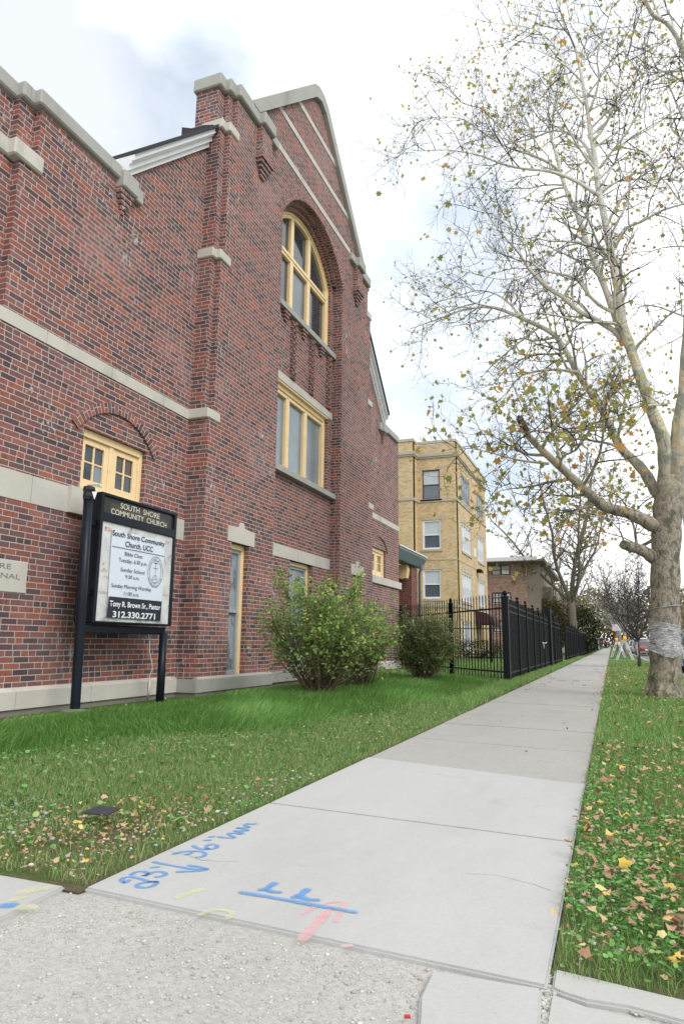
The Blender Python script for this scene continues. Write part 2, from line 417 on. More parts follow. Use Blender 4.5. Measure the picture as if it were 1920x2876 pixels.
# corbelled brick columns of dog-tooth headers under the arch sill
for c in (12.17,13.13,14.12):
    z=7.46; i=0
    while z>6.2:
        s=1 if i%2 else -1
        m.box(XB-.01,XB+.07,c-.1+(.02 if s>0 else 0),c-.01,z-.064,z-.004) if i%2 else m.box(XB-.01,XB+.045,c-.1,c-.015,z-.064,z-.004)
        m.box(XB-.01,XB+.045,c+.01,c+.1,z-.064,z-.004) if i%2 else m.box(XB-.01,XB+.07,c+.0,c+.09,z-.064,z-.004)
        z-=.0677; i+=1
for c in (11.75,12.65,13.64):
    for i,(w,d) in enumerate([(.12,.08),(.09,.06),(.06,.04)]):
        m.box(XB-.01,XB+d,c-w,c+w,7.43-.068*i,7.494-.068*i)
build('bay_wall',m,B_RED,church)
# --- wing walls
def wing(mirrored):
    f=mir if mirrored else (lambda y:y)
    m=MB()
    R=lambda a,b,c,d: rect(min(f(a),f(b)),max(f(a),f(b)),c,d)
    win=R(6.49,7.75,2.62,3.43)
    out=[(5.35,.2),(8.9,.2),(8.9,9.17),(8.80,9.17),(6.90,7.27),(6.90,7.08),(5.35,7.08)]
    if mirrored: out=[(f(a),b) for a,b in reversed(out)]
    m.slab(out,[win],XW,XW-.4)
    if not mirrored:
        m.box(XW-.4,XW,3.2,5.35,.2,4.22); m.box(XW-.4,XW,5.12,5.35,4.22,6.2)
        m.box(XW-.5,XW-.1,3.2,5.12,4.22,6.2)
        m.box(XW-.5,XW-.1,5.12,5.35,6.2,7.08); m.box(XW-.6,XW-.2,3.2,5.12,6.2,7.08)
    else:
        m.box(XW-.4,XW,f(5.35),f(5.15),.2,7.08)
    # corbel below parapet block
    for i,(w,d) in enumerate([(.14,.09),(.11,.075),(.08,.06),(.05,.045),(.03,.03)]):
        c=f(6.84); m.box(XW-.01,XW+d,c-w,c+w,6.93-.068*(i+1),6.93-.068*i)
    build('wing_wall',m,B_RED,church)
    # parapet coping
    m=MB()
    ya,yb=sorted((f(5.26),f(6.74)))
    m.bbox(XW-.45,XW+.07,ya,yb,7.06,7.265,.02)
    ya,yb=sorted((f(6.70),f(7.02)))
    m.bbox(XW-.45,XW+.14,ya,yb,6.93,7.20,.02)
    ya,yb=sorted((f(7.0),f(7.2)))
    m.bbox(XW-.45,XW+.08,ya,yb,6.95,7.17,.015)
    if not mirrored:
        m.bbox(XW-.55,XW-.03,5.10,5.28,7.062,7.268,.02); m.bbox(XW-.65,XW-.13,3.2,5.12,7.058,7.262,.02)
    build('parapet_coping',m,STONE_G,church)
    # stone bands
    m=MB(); ya,yb=sorted((f(8.75),f(3.2 if not mirrored else 5.1)))
    m.box(XW-.1,XW+.012,ya,yb,4.22,4.375)
    build('stone_band',m,STONE,church)
    m=MB()
    ya,yb=sorted((f(8.75),f(3.2 if not mirrored else 5.1)))
    if not mirrored: m.box(XW-.1,XW+.006,3.2,6.30,2.30,2.615); m.box(XW-.1,XW+.06,6.30,7.9,2.30,2.62); m.box(XW-.1,XW+.006,7.9,8.75,2.30,2.615)
    else: m.box(XW-.1,XW+.06,f(7.75)-.1,f(5.05),2.42,2.62)
    build('sill_band',m,STONE,church)
    if not mirrored:
        m=MB(); m.bbox(XW-.2,XW+.05,5.0,5.43,6.2,6.42,.02); m.bbox(XW-.3,XW-.06,3.2,5.02,6.2,6.42,.02)
        build('corner_cap',m,STONE,church)
    # base course
    m=MB(); ya,yb=sorted((f(8.7),f(3.2 if not mirrored else 5.1)))
    m.box(XW-.1,XW+.07,ya,yb,.06,.245)
    # bevel wash on top
    m.slab([(XW-.05,.245),(XW+.07,.245),(XW+.0,.285)],[],ya,yb,axis='y')
    build('base_course',m,STONE,church)
    m=MB(); m.box(XW-.3,XW+.045,ya,yb,-.4,.06); build('foundation',m,FOUND,church)
    # relieving arch over window
    m=MB(); cy=f(7.12); hs=.70; rise=.32; R0=(hs*hs+rise*rise)/(2*rise); cz=3.44+rise-R0; a0=math.asin((3.44-cz)/R0)
    ringmesh(m,cy,cz,R0,R0+.13,a0-.10,PI-a0+.10,26,XW+.03,XW-.02)
    build('relieving_arch',m,B_RED,church)
    # window
    cy=f(7.12); w=thing('window','', 'x'); 
    bpy.data.objects.remove(w)
    m=MB(); x0=XW-.16; x1=XW-.07
    y0,y1=cy-.63,cy+.63
    fr=lambda a,b,c,d,xx0,xx1: m.bbox(xx0,xx1,a,b,c,d,.006)
    fr(y0,y0+.07,2.62,3.43,x0,x1); fr(y1-.07,y1,2.62,3.43,x0,x1); fr(y0+.07,y1-.07,3.33,3.43,x0,x1+.01); fr(y0+.07,y1-.07,2.62,2.70,x0,x1)
    fr(cy-.04,cy+.04,2.70,3.33,x0,x1-.01)
    x2=x1-.025
    for s in (-1,1):
        a,b=(y0+.07,cy-.04) if s<0 else (cy+.04,y1-.07)
        fr(a,a+.085,2.70,3.33,x0,x2); fr(b-.085,b,2.70,3.33,x0,x2); fr(a+.085,b-.085,3.25,3.33,x0,x2); fr(a+.085,b-.085,2.70,2.80,x0,x2)
        mc=(a+b)/2; fr(mc-.014,mc+.014,2.80,3.25,x0,x2-.01); fr(a+.085,b-.085,3.015,3.04,x0,x2-.012)
    wf=build('window',m,CREAM,church)
    k=0
    for s in (-1,1):
        a,b=(y0+.155,cy-.125) if s<0 else (cy+.125,y1-.155)
        mc=(a+b)/2
        for (p,q) in ((a,mc-.014),(mc+.014,b)):
            for (r,t_) in ((2.80,3.015),(3.04,3.25)):
                mm=MB(); mm.box(x0+.01,x0+.035,p,q,r,t_); build('pane',mm,[G_DARK,G_DARK,G_OBS,G_DARK,G_DARK,G_BROWN,G_DARK,G_BROWN][k%8],wf); k+=1
    # rake cornice and roof edge
    m=MB()
    pth=[(8.86,9.02),(6.98,7.14)]
    def band(off0,off1,xa,xb,mbb):
        P=[(8.80,9.14+off0),(6.80,7.14+off0),(6.80,7.14+off1),(8.80,9.14+off1)]
        P=[(f(a),b) for a,b in P]
        if mirrored: P=P[::-1]
        mbb.slab(P,[],xa,xb)
    band(.0,.10,XW+.06,XW-.1,m); band(.10,.20,XW+.11,XW-.1,m); band(.20,.24,XW+.15,XW-.1,m); band(.24,.33,XW+.19,XW-.1,m)
    build('rake_trim',m,WHITE,church)
    m=MB(); band(.335,.40,XW+.23,XW-.3,m); build('wing_roof',m,ROOF,church)
wing(False); wing(True)
# tar flashing lump where wing roof meets the shoulder
m=MB(); m.slab([(-6.5,9.66),(-6.3,9.58),(-6.05,9.57),(-5.86,9.52),(-5.78,9.46),(-5.79,9.38),(-5.9,9.40),(-6.2,9.41),(-6.5,9.49)],[],8.76,8.86,axis='y'); build('tar_flashing',m,TAR,church)
# --- coping of shoulders
for s in (0,1):
    m=MB()
    g=(lambda a,b:(a,b)) if s==0 else (lambda a,b:(mir(b),mir(a)))
    for (a,b,x1) in ((8.80,9.0,XF-.12),(8.98,9.17,XF-.02),(9.15,9.90,XF+.08),(9.88,10.34,XF+.19)):
        a,b=g(a,b); m.bbox(XBK+.26,x1,a,b,10.35,10.60,.02)
    a,b=g(10.32,10.66); m.bbox(XF-.3,XF+.09,a,b,10.37,10.57,.015)
    build('shoulder_coping',m,STONE_G,church)
# gable bands
def band_in(z0,z1,dep):
    m=MB(); k=.45 if z0<10.7 else 0
    hw=lambda z: 2.86-(z-10.62)+.02
    h=min(hw(z0),2.2) if z0<10.85 else hw((z0+z1)/2)
    if z0>10.85: m.slab([(YC-hw(z0),z0),(YC+hw(z0),z0),(YC+hw(z1),z1),(YC-hw(z1),z1)],[],XF+dep,XF-.05)
    else: m.box(XF-.05,XF+dep,10.60,mir(10.60),z0,z1)
    build('stone_band',m,STONE,church)
band_in(10.54,10.68,.012); band_in(11.42,11.55,.012); band_in(12.30,12.43,.012)
# rake coping
m=MB()
t0=.0; ap=13.36
lo=[(9.84,10.56),(YC-.28,13.12),(YC,13.22),(YC+.28,13.12),(mir(9.84),10.56)]
hi=[(mir(9.60),10.56),(mir(9.60),10.63),(YC+.40,13.36),(YC+.16,13.48),(YC-.16,13.48),(YC-.40,13.36),(9.60,10.63),(9.60,10.56)]
m.slab(lo+hi,[],XF+.09,XF-.45)
build('gable_coping',m,STONE_G,church)
# corner caps (stepped stones)
for (z0,z1,parts) in ((4.22,4.38,[(8.69,9.06,XF+.02)]),(7.0,7.17,[(8.72,8.84,XF-.05),(8.82,9.16,XF+.03)]),(9.48,9.66,[(8.80,8.95,XF-.05),(8.93,9.26,XF+.03)])):
    for s in (0,1):
        m=MB()
        for i,(a,b,x) in enumerate(parts):
            if s: a,b=mir(b),mir(a)
            m.bbox(XW-.12 if i==0 else XF-.3,x,a,b,z0+(.003 if i else 0),z1+(.004 if i else 0),.015)
        build('corner_cap',m,STONE_N,church)
# base course of gable
m=MB()
for (a,b) in ((8.68,yl+.02),(mir(yl+.02),mir(8.68))):
    m.box(XF-.3,XF+.05,a,b,.06,.245); m.slab([(XF-.05,.245),(XF+.05,.245),(XF-.0,.28)],[],a+.05,b-.02,axis='y')
m.box(XB-.3,XB+.10,yl+.03,yr-.03,.06,.25)
build('base_course',m,STONE_G,church)
m=MB(); m.box(XF-.3,XF+.03,8.70,yl,-.4,.06); m.box(XF-.3,XF+.03,yr,mir(8.70),-.4,.06); m.box(XB-.3,XB+.06,yl,yr,-.4,.06)
build('foundation',m,FOUND,church)
# --- tall narrow windows with carved lintels
def tallwin(y0,y1,xf,z1,lint=None):
    m=MB(); x0,x1=xf-.24,xf-.10
    m.bbox(x0,x1,y1-.085,y1,.262,z1,.008); m.bbox(x0,x1,y0,y0+.085,.262,z1,.008); m.bbox(x0,x1+.015,y0+.08,y1-.08,z1-.09,z1,.008)
    w=build('window',m,CREAM,church)
    s=MB(); xs0,xs1=x0+.02,x1-.03; a,b=y0+.085,y1-.085
    s.bbox(xs0,xs1,a,a+.045,.27,z1-.09,.004); s.bbox(xs0,xs1,b-.045,b,.27,z1-.09,.004); s.bbox(xs0,xs1,a+.04,b-.04,z1-.14,z1-.09,.004); s.bbox(xs0,xs1,a+.04,b-.04,.27,.33,.004)
    zm=.262+(z1-.262)*.48; s.bbox(xs0,xs1+.01,a+.04,b-.04,zm-.025,zm+.025,.004)
    build('storm_sash',s,ALU,w)
    g=MB(); g.box(xs0+.02,xs0+.04,a+.04,b-.04,.32,zm-.02); build('pane',g,G_STORM,w)
    g=MB(); g.box(xs0+.03,xs0+.05,a+.04,b-.04,zm+.02,z1-.13); build('pane',g,G_STORM,w)
tallwin(9.60,10.20,XF,2.385); tallwin(mir(10.20),mir(9.60),XF,2.385); tallwin(12.30,13.42,XB,2.41)
for s in (0,1):
    a=9.46; b=10.34; c=9.90
    P=[(a,2.39),(b,2.39),(b,2.635),(c+.10,2.655),(c+.06,2.74),(c-.06,2.74),(c-.10,2.655),(a,2.635)]
    if s: P=[(mir(p),q) for p,q in reversed(P)]
    m=MB(); m.slab(P,[],XF+.018,XF-.15); build('lintel',m,STONE_N,church)
m=MB(); m.box(XB-.2,XB+.012,yl+.01,yr-.01,2.41,2.655); build('lintel',m,STONE,church)
# --- large rectangular window
m=MB(); m.box(XB-.1,XB+.015,yl+.01,yr-.005,5.975,6.14); build('lintel',m,STONE,church)
m=MB(); m.slab([(XB-.15,4.23),(XB+.13,4.16),(XB+.13,4.05),(XB-.15,4.05)],[],yl+.01,yr+.02,axis='y'); build('window_sill',m,STONE_G,church)
def bigrect():
    m=MB(); x0,x1=XB-.22,XB-.10; a,b=11.3,14.18
    m.bbox(x0,x1+.02,a,a+.1,4.22,5.97,.008); m.bbox(x0,x1+.02,b-.13,b,4.22,5.97,.01); m.bbox(x0,x1+.03,a+.1,b-.12,5.84,5.94,.01); m.bbox(x0,XB+.0,a+.005,b-.005,5.935,5.973,.004); m.bbox(x0,x1,a+.1,b-.12,5.76,5.84,.008); m.bbox(x0,x1,a+.1,b-.12,4.22,4.30,.008)
    for c in (12.24,13.14): m.bbox(x0,x1,c-.075,c+.075,4.29,5.80,.01); m.bbox(x0,x1+.015,c-.03,c+.03,4.29,5.80,.005)
    w=build('window',m,CREAM,church)
    for (p,q) in ((11.4,12.165),(12.315,13.065),(13.215,14.05)):
        g=MB(); g.box(x0+.02,x0+.05,p,q,4.3,5.77); build('pane',g,G_OBS,w)
bigrect()
# --- arched window
m=MB(); m.slab([(XB-.15,7.74),(XB+.10,7.62),(XB+.10,7.50),(XB-.15,7.50)],[],yl+.01,yr-.02,axis='y'); build('window_sill',m,STONE_G,church)
def archwin():
    x0,x1=XB-.22,XB-.10
    def arcpoly(r,w,z0): 
        a=math.acos(w/r); return [(YC-w,z0)]+arc(YC,ZC,r,PI-a,a,24)+[(YC+w,z0)]
    m=MB(); m.slab(arcpoly(RW,WH,7.72),[arcpoly(RW-.12,WH-.12,7.84)],x1,x0)
    m.slab(arcpoly(RW-.001,WH-.002,7.73),[arcpoly(RW-.05,WH-.05,7.79)],x1+.03,x1-.01)
    zt=8.96
    m.bbox(x0,x1,YC-WH+.1,YC+WH-.1,zt-.09,zt+.09,.01); m.bbox(x0,x1+.02,YC-WH+.1,YC+WH-.1,zt-.02,zt+.02,.005)
    tops={}
    for c in (12.24,13.14):
        top=ZC+math.sqrt((RW-.1)**2-(abs(c-YC)+.06)**2)
        m.bbox(x0,x1+.005,c-.07,c+.07,7.8,top,.01)
    w=build('window',m,CREAM,church)
    edges=[YC-WH+.12,12.17,12.31,13.07,13.21,YC+WH-.12]
    for i in range(3):
        a,b=edges[2*i],edges[2*i+1]
        g=MB(); g.box(x0+.02,x0+.05,a,b,7.84,zt-.09); build('pane',g,G_DARK if i!=1 else G_OBSD,w)
        r=RW-.12
        top=[(b-(b-a)*k/8, ZC+math.sqrt(max(0,r*r-(b-(b-a)*k/8-YC)**2))) for k in range(9)]
        g=MB(); g.slab([(a,zt+.09),(b,zt+.09)]+top,[],x0+.05,x0+.02); build('pane',g,G_DARK,w)
G_OBSD=glass_mat('rippled_glass',(.10,.12,.14),.12,.5,60,.4)
archwin()
# roof & body
m=MB(); m.slab([(7.2,7.25),(mir(7.2),7.25),(YC,12.75)],[],-6.2,-24,axis='x'); build('main_roof',m,ROOF,church)
m=MB(); m.box(-24,-6.41,3.3,mir(5.25),0,6.9); build('rear_wall',m,B_DRK,church)
# cornerstone
m=MB(); m.bbox(XW-.05,XW+.015,4.0,5.80,1.29,1.635,.006); cs=build('cornerstone',m,STONE_N,church)
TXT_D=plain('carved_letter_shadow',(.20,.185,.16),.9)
def text(name,body,mat,parent,y,z,height,width=None,x=-5.4,align='LEFT',depth=.001,rotx=0,bold=0,two=False,space=1.0):
    c=bpy.data.curves.new(name,'FONT'); c.body=body; c.size=1; c.extrude=0; c.offset=bold; c.align_x='LEFT'; c.space_character=space
    o=bpy.data.objects.new('tmp',c); COL.objects.link(o)
    dg=bpy.context.evaluated_depsgraph_get(); me=bpy.data.meshes.new_from_object(o.evaluated_get(dg))
    COL.objects.unlink(o); bpy.data.objects.remove(o)
    P=np.array([v.co[:] for v in me.vertices]); x0,x1=P[:,0].min(),P[:,0].max()
    s=height/.70; sx=(width/(x1-x0)) if width else s
    off={'LEFT':-x0,'CENTER':-(x0+x1)/2,'RIGHT':-x1}[align]
    wp=wloc(parent); cr,sr=math.cos(rotx),math.sin(rotx)
    for v in me.vertices:
        a=(v.co.x+off)*sx; b=v.co.y*s
        a,b=a*cr-b*sr,a*sr+b*cr
        v.co=Vector((x,y+a,z+b))-wp
    me.materials.clear(); me.materials.append(mat)
    r=bpy.data.objects.new(name,me); COL.objects.link(r); r.parent=parent; return r
for (b,yr_,z,w) in (('SOUTH SHORE',5.565,1.535,.98),('CONGREGATIONAL',5.70,1.435,1.28),('CHURCH',5.37,1.34,.56)):
    text('lettering',b,TXT_D,cs,yr_,z,.055,w,XW+.0175,'RIGHT')
# --- side porch beyond
porch=thing('side_porch','brick side porch with grey metal canopy between church and yellow building','porch',(-6.3,22.5,0))
m=MB(); m.box(-7.0,-6.22,22.6,23.35,0,3.35); build('brick_pier',m,B_DRK,porch)
m=MB(); m.box(-9.5,-9.2,20.4,24.5,0,3.4); build('porch_wall',m,B_DRK,porch)
m=MB(); m.box(-6.9,-6.3,20.4,22.6,0,.35); build('porch_step',m,FOUND,porch)
m=MB(); m.box(-6.24,-6.20,22.55,22.9,1.0,1.6); build('stone_trim',m,STONE_N,porch)
m=MB(); m.slab([(-6.12,3.42),(-5.98,3.72),(-5.98,3.80),(-7.6,4.6),(-7.6,4.5),(-6.5,3.42)],[],20.36,23.75,axis='y'); cn=build('canopy',m,GREYP,porch)
m=MB(); m.box(-6.06,-5.95,20.36,23.78,3.79,3.83); build('gutter_lip',m,WHITE,cn)
m=MB(); m.slab([(-7.4,3.42),(-6.3,3.40),(-6.25,3.25),(-6.3,2.95),(-6.5,2.92),(-6.62,3.05),(-6.7,3.3),(-7.4,3.35)],[],22.2,22.5,axis='y'); build('bracket',m,SOFF,porch)
m=MB(); m.tube([(-6.0,23.3,3.5),(-6.08,23.3,3.35),(-6.14,23.35,3.15),(-6.15,23.38,0)],.05,8); build('downspout',m,GREYP,porch)

# ================================================================== NOTICE BOARD
SX=-5.45
sign=thing('notice_board','black framed church notice board on two posts in front of the brick wall','notice board',(SX,6.95,0))
def sg(u,v,x=SX): p=sight(200+u/4.9,1350+v/4.9,0,x); return p.y,p.z
TAPE=plain('black_tape',(.01,.01,.012),.25,bump=.6,bscale=30)
m=MB(); m.tube([(SX+.0,6.11,-.2),(SX,6.11,0),(SX,6.08,1.2),(SX,6.05,2.48)],.053,16,True); build('post',m,BLACKS,sign)
m=MB(); m.tube([(SX-.03,7.67,-.2),(SX-.03,7.67,.9)],.053,16); build('post',m,BLACKS,sign)
m=MB(); m.lathe((SX,6.05,0),[(.058,2.36),(.066,2.40),(.06,2.44),(.07,2.475),(.062,2.51),(.03,2.525)],9,False); tp=build('tape_wrap',m,TAPE,sign)
m=MB(); m.face([(SX+.06,6.03,2.45),(SX+.075,6.10,2.46),(SX+.08,6.06,2.36)]); m.face([(SX,6.0,2.53),(SX+.09,6.10,2.55),(SX+.10,6.16,2.51),(SX,6.12,2.535)]); build('paper_scrap',m,WHITE,tp)
Y0,Y1=6.265,7.77; Z0,Z1=.985,2.505
m=MB(); XR=SX-.27
m.bbox(XR,SX-.03,Y0,Y1,Z0,Z1,.01)
for (a,b,c,d) in ((Y0,Y0+.05,Z0,Z1),(Y1-.05,Y1,Z0,Z1),(Y0+.045,Y1-.045,Z1-.035,Z1),(Y0+.045,Y1-.045,2.17,2.275),(Y0+.045,Y1-.045,Z0,Z0+.025)):
    m.bbox(SX-.05,SX+.012,a,b,c,d,.006)
m.bbox(SX-.14,SX-.04,6.15,7.72,.87,.965,.01); m.box(SX-.12,SX-.05,6.12,6.27,1.3,1.36); m.box(SX-.12,SX-.05,6.12,6.27,2.1,2.16)
fr=build('cabinet',m,BLACKS,sign)
HDR=plain('black_header_panel',(.022,.024,.024),.35,var=.3); HP=plain('brownish_header_backing',(.055,.05,.038),.5,var=.35)
m=MB(); m.box(SX-.032,SX-.02,Y0+.05,Y1-.05,2.275,2.47); hd=build('header_panel',m,HDR,sign)
a=sg(545,460); b=sg(1315,545); m=MB(); m.slab([sg(545,465),sg(1308,645),sg(1315,545),sg(1225,490),sg(1215,465),sg(560,295)],[],SX-.018,SX-.021); build('letter_backing',m,HP,hd)
LET=plain('cream_letters',(.62,.60,.48),.5)
def line(body,L,R,cap,mat,x,parent,bold=0,space=1.0,z=None):
    y0,z0=sg(*L,x); y1,z1=sg(*R,x); _,zt=sg(L[0],L[1]-cap,x)
    text('lettering',body,mat,parent,y0,(z0+z1)/2 if z is None else z,abs(zt-z0),y1-y0,x,'LEFT',bold=bold,space=space)
line('SOUTH  SHORE',(680,388),(1218,522),78,LET,SX-.016,hd,.012); line('COMMUNITY  CHURCH',(550,462),(1310,642),78,LET,SX-.016,hd,.012)
t=NT('weathered_white_panel'); p=t.coord(); 
c=t.ramp(t.noise(3.2,p,6,.65,.3),[(.35,(.30,.32,.33)),(.45,(.55,.56,.56)),(.62,(.68,.69,.68))]); c=t.mix(t.step(t.noise(9,p,4),.64,.7),c,(.36,.24,.16)); PANEL=t.done(c,.6)
m=MB(); m.box(SX-.03,SX-.012,Y0+.05,Y1-.05,Z0+.025,2.17); pn=build('back_panel',m,PANEL,sign)
RUST=plain('faded_red_letters',(.62,.20,.12),.7,var=.4,vscale=60); RUST2=plain('very_faded_letters',(.60,.40,.32),.8,var=.3,vscale=60)
for (b,L,R,c,mt) in (('SOU',(462,690),(556,702),55,RUST),('CH',(1300,868),(1350,880),48,RUST),('SUNDAY',(400,1252),(505,1256),38,RUST2),('WORSHIP',(376,1556),(506,1560),40,RUST2),('9:05',(1262,1598),(1330,1600),44,RUST2),('11:00',(455,1340),(520,1344),36,RUST2)):
    line(b,L,R,c,mt,SX-.009,pn)
BANNER=plain('vinyl_banner',(.66,.72,.80),.4,var=.03,vscale=3); INK=plain('navy_ink',(.015,.018,.035),.45,var=.05); WINK=plain('white_ink',(.8,.83,.86),.45,var=.02)
xb=SX+.004
q=[sg(565,665,xb),sg(1293,835,xb),sg(1230,1932,xb),sg(492,1880,xb)]
m=MB(); n=10
def bil(u,v):
    a=[q[0][i]*(1-u)+q[1][i]*u for i in (0,1)]; b=[q[3][i]*(1-u)+q[2][i]*u for i in (0,1)]
    return [a[i]*(1-v)+b[i]*v for i in (0,1)]
def bn(u,v):
    y,z=bil(u,v); return (xb+.0025*math.sin(7*u+3*v)*math.sin(5*v+2),y,z)
VS=[bn(i/n,j/n) for j in range(n+1) for i in range(n+1)]
m.mesh(VS,[(j*(n+1)+i,j*(n+1)+i+1,(j+1)*(n+1)+i+1,(j+1)*(n+1)+i) for j in range(n) for i in range(n)],True)
bnr=build('banner',m,BANNER,sign)
xt=xb+.0065
m=MB(); m.face([(xt-.0015,)+tuple(sg(523,1590,xt)),(xt-.0015,)+tuple(sg(1250,1662,xt)),(xt-.0015,)+tuple(sg(1231,1930,xt)),(xt-.0015,)+tuple(sg(493,1878,xt))]); build('black_strip',m,INK,bnr)
m=MB(); A=sg(572,900,xt); B=sg(1287,1042,xt); m.beam((xt,A[0],A[1]),(xt,B[0],B[1]),.006,.002,(1,0,0)); build('rule',m,INK,bnr)
for (b,L,R,c,mt,bo) in (('South Shore Community',(570,757),(1292,898),76,INK,.012),('Church, UCC',(748,905),(1127,980),76,INK,.012),('Bible Class',(742,1032),(986,1070),52,INK,0),('Tuesday, 6:30 p.m.',(658,1118),(1050,1166),54,INK,0),('Sunday School',(684,1248),(1010,1290),54,INK,0),('9:30 a.m.',(748,1345),(940,1368),50,INK,0),('Sunday Morning Worship',(556,1466),(1100,1520),54,INK,0),('11:00 a.m.',(728,1578),(935,1598),52,INK,0),('Tony R. Brown Sr., Pastor',(530,1727),(1228,1775),76,WINK,.022),('312.330.2771',(570,1880),(1155,1905),84,WINK,.025)):
    line(b,L,R,c,mt,xt,bnr,bo)
# round seal
cy_,cz_=sg(1162,1257,xt); ry=(sg(1265,1275,xt)[0]-sg(1058,1235,xt)[0])/2; rz=(sg(1165,1045,xt)[1]-sg(1165,1470,xt)[1])/2
m=MB()
def ering(f0,f1,n=48,cy=cy_,cz=cz_,ry=ry,rz=rz):
    for i in range(n):
        a,b=2*PI*i/n,2*PI*(i+1)/n
        m.face([(xt,cy+ry*f*math.cos(t),cz+rz*f*math.sin(t)) for f,t in ((f0,a),(f1,a),(f1,b),(f0,b))])
ering(.97,1.0); ering(.73,.755)
def seg(u0,v0,u1,v1,w=.004):
    a=sg(u0,v0,xt); b=sg(u1,v1,xt); m.beam((xt,a[0],a[1]),(xt,b[0],b[1]),w,.001,(1,0,0))
seg(1170,1150,1158,1350,.003); seg(1130,1200,1195,1213,.005); seg(1150,1135,1192,1145,.006); seg(1152,1115,1156,1138,.004); seg(1170,1112,1170,1140,.004); seg(1188,1120,1186,1142,.004); seg(1122,1352,1182,1360,.004)
oc=sg(1153,1355,xt); ering(.92,1.0,24,oc[0],oc[1],ry*.33,rz*.24)
seal=build('seal',m,INK,bnr)
def ringtext(s,a0,a1,up=True):
    n=len(s)
    for i,ch in enumerate(s):
        if ch==' ': continue
        a=a0+(a1-a0)*(i+.5)/n
        y=cy_+ry*.79*math.cos(a); z=cz_+rz*.80*math.sin(a)
        if not up: y=cy_+ry*.94*math.cos(a); z=cz_+rz*.94*math.sin(a)
        text('letter',ch,INK,seal,y,z,.018,None,xt,'CENTER',rotx=(a-PI/2) if up else (a+PI/2))
ringtext('+ UNITED CHURCH OF CHRIST +',PI+.25,-.25); ringtext('THAT THEY MAY ALL BE ONE',PI+.4,2*PI-.4,False)
CABLE=plain('white_cable',(.55,.55,.53),.5)
m=MB(); m.tube([(SX-.12,7.50,.90),(SX-.14,7.54,.66),(SX-.12,7.60,.45),(SX-.14,7.55,.28),(SX-.13,7.54,.1)],.006,5); m.tube([(SX-.10,7.53,.30),(SX-.08,7.50,.2),(SX-.13,7.54,.05)],.014,6); build('cable',m,CABLE,sign)
m=MB(); m.lathe((SX,6.10,0),[(.16,-.05),(.15,.045),(.05,.06)],10,False); tag(build('concrete_footing',m,FOUND,None),'rough concrete footing under the left post of the notice board','footing')
#==MARK2==
# merge the ring letters into the seal
_bm=bmesh.new(); _bm.from_mesh(seal.data)
for ch in list(seal.children):
    _bm.from_mesh(ch.data) if ch.location.length==0 else None
for ch in list(seal.children): bpy.data.objects.remove(ch)
_bm.to_mesh(seal.data); _bm.free()

# ================================================================== GROUND
def soil_mat():
    t=NT('soil'); p=t.coord(); c=t.ramp(t.noise(7,p,6,.7),[(.3,(.08,.06,.04)),(.6,(.17,.13,.09)),(.8,(.26,.21,.15))])
    c=t.mix(t.step(t.noise(1.1,p,3),.3,.6),c,(.08,.13,.035)); t.bump(t.noise(60,p,4),.8,.02); return t.done(c,.95,spec=.1)
SOIL=soil_mat()
def grassbase(name,a,b,sc=3):
    t=NT(name); p=t.coord(); c=t.mix(t.noise(sc,p,6,.7),a,b); t.bump(t.noise(40,p,4),.9,.03); return t.done(c,.95,spec=.1)
GBASE=grassbase('turf_base',(.02,.05,.012),(.06,.10,.025)); GFAR=grassbase('far_turf',(.05,.11,.025),(.12,.17,.05),.8)
ASPH=plain('asphalt',(.17,.17,.175),.9,var=.2,vscale=3,bump=.5,bscale=150)
def conc_mat(name,col,agg=0,stain=.25):
    t=NT(name); p=t.coord(); n=t.noise(1.3,p,6,.6); n2=t.noise(180,p,3)
    c=t.mix(n,tuple(x*.9 for x in col),tuple(x*1.06 for x in col)); c=t.mix(t.math('MULTIPLY',n2,.25),c,tuple(x*.7 for x in col))
    c=t.mix(t.math('MULTIPLY',t.step(t.noise(2.6,p,6,.7,.5),.58,.72),stain),c,tuple(x*f for x,f in zip(col,(.72,.66,.58))))
    sp=t.step(t.noise(55,p,2),.70,.76); c=t.mix(t.math('MULTIPLY',sp,.4),c,tuple(x*.5 for x in col))
    c=t.mix(t.math('MULTIPLY',t.step(t.noise(.9,t.coord('Object',(1,.35,1)),7,.7),.42,.66),.5),c,tuple(x*.76 for x in col))
    c=t.mix(t.math('MULTIPLY',t.step(t.noise(14,p,5,.75),.62,.70),.3),c,tuple(x*.74 for x in col))
    h=n2
    if agg:
        v=t.vor(110,p,'Color'); s_=t.new('ShaderNodeSeparateColor'); t.put(s_.inputs[0],v)
        c=t.mix(t.math('MULTIPLY',s_.outputs[0],agg),c,tuple(x*.45 for x in col)); h=t.vor(110,p)
    t.bump(h,.2,.003); return t.done(c,.88,spec=.2)
CONC=conc_mat('new_concrete',(.51,.508,.495),.08,.45); CONC2=conc_mat('worn_concrete',(.445,.435,.41),.30,.35); CONC3=conc_mat('grey_concrete',(.50,.50,.475),.08,.15)
GRAVB=conc_mat('gravel_fines',(.53,.515,.485),.45,.35)

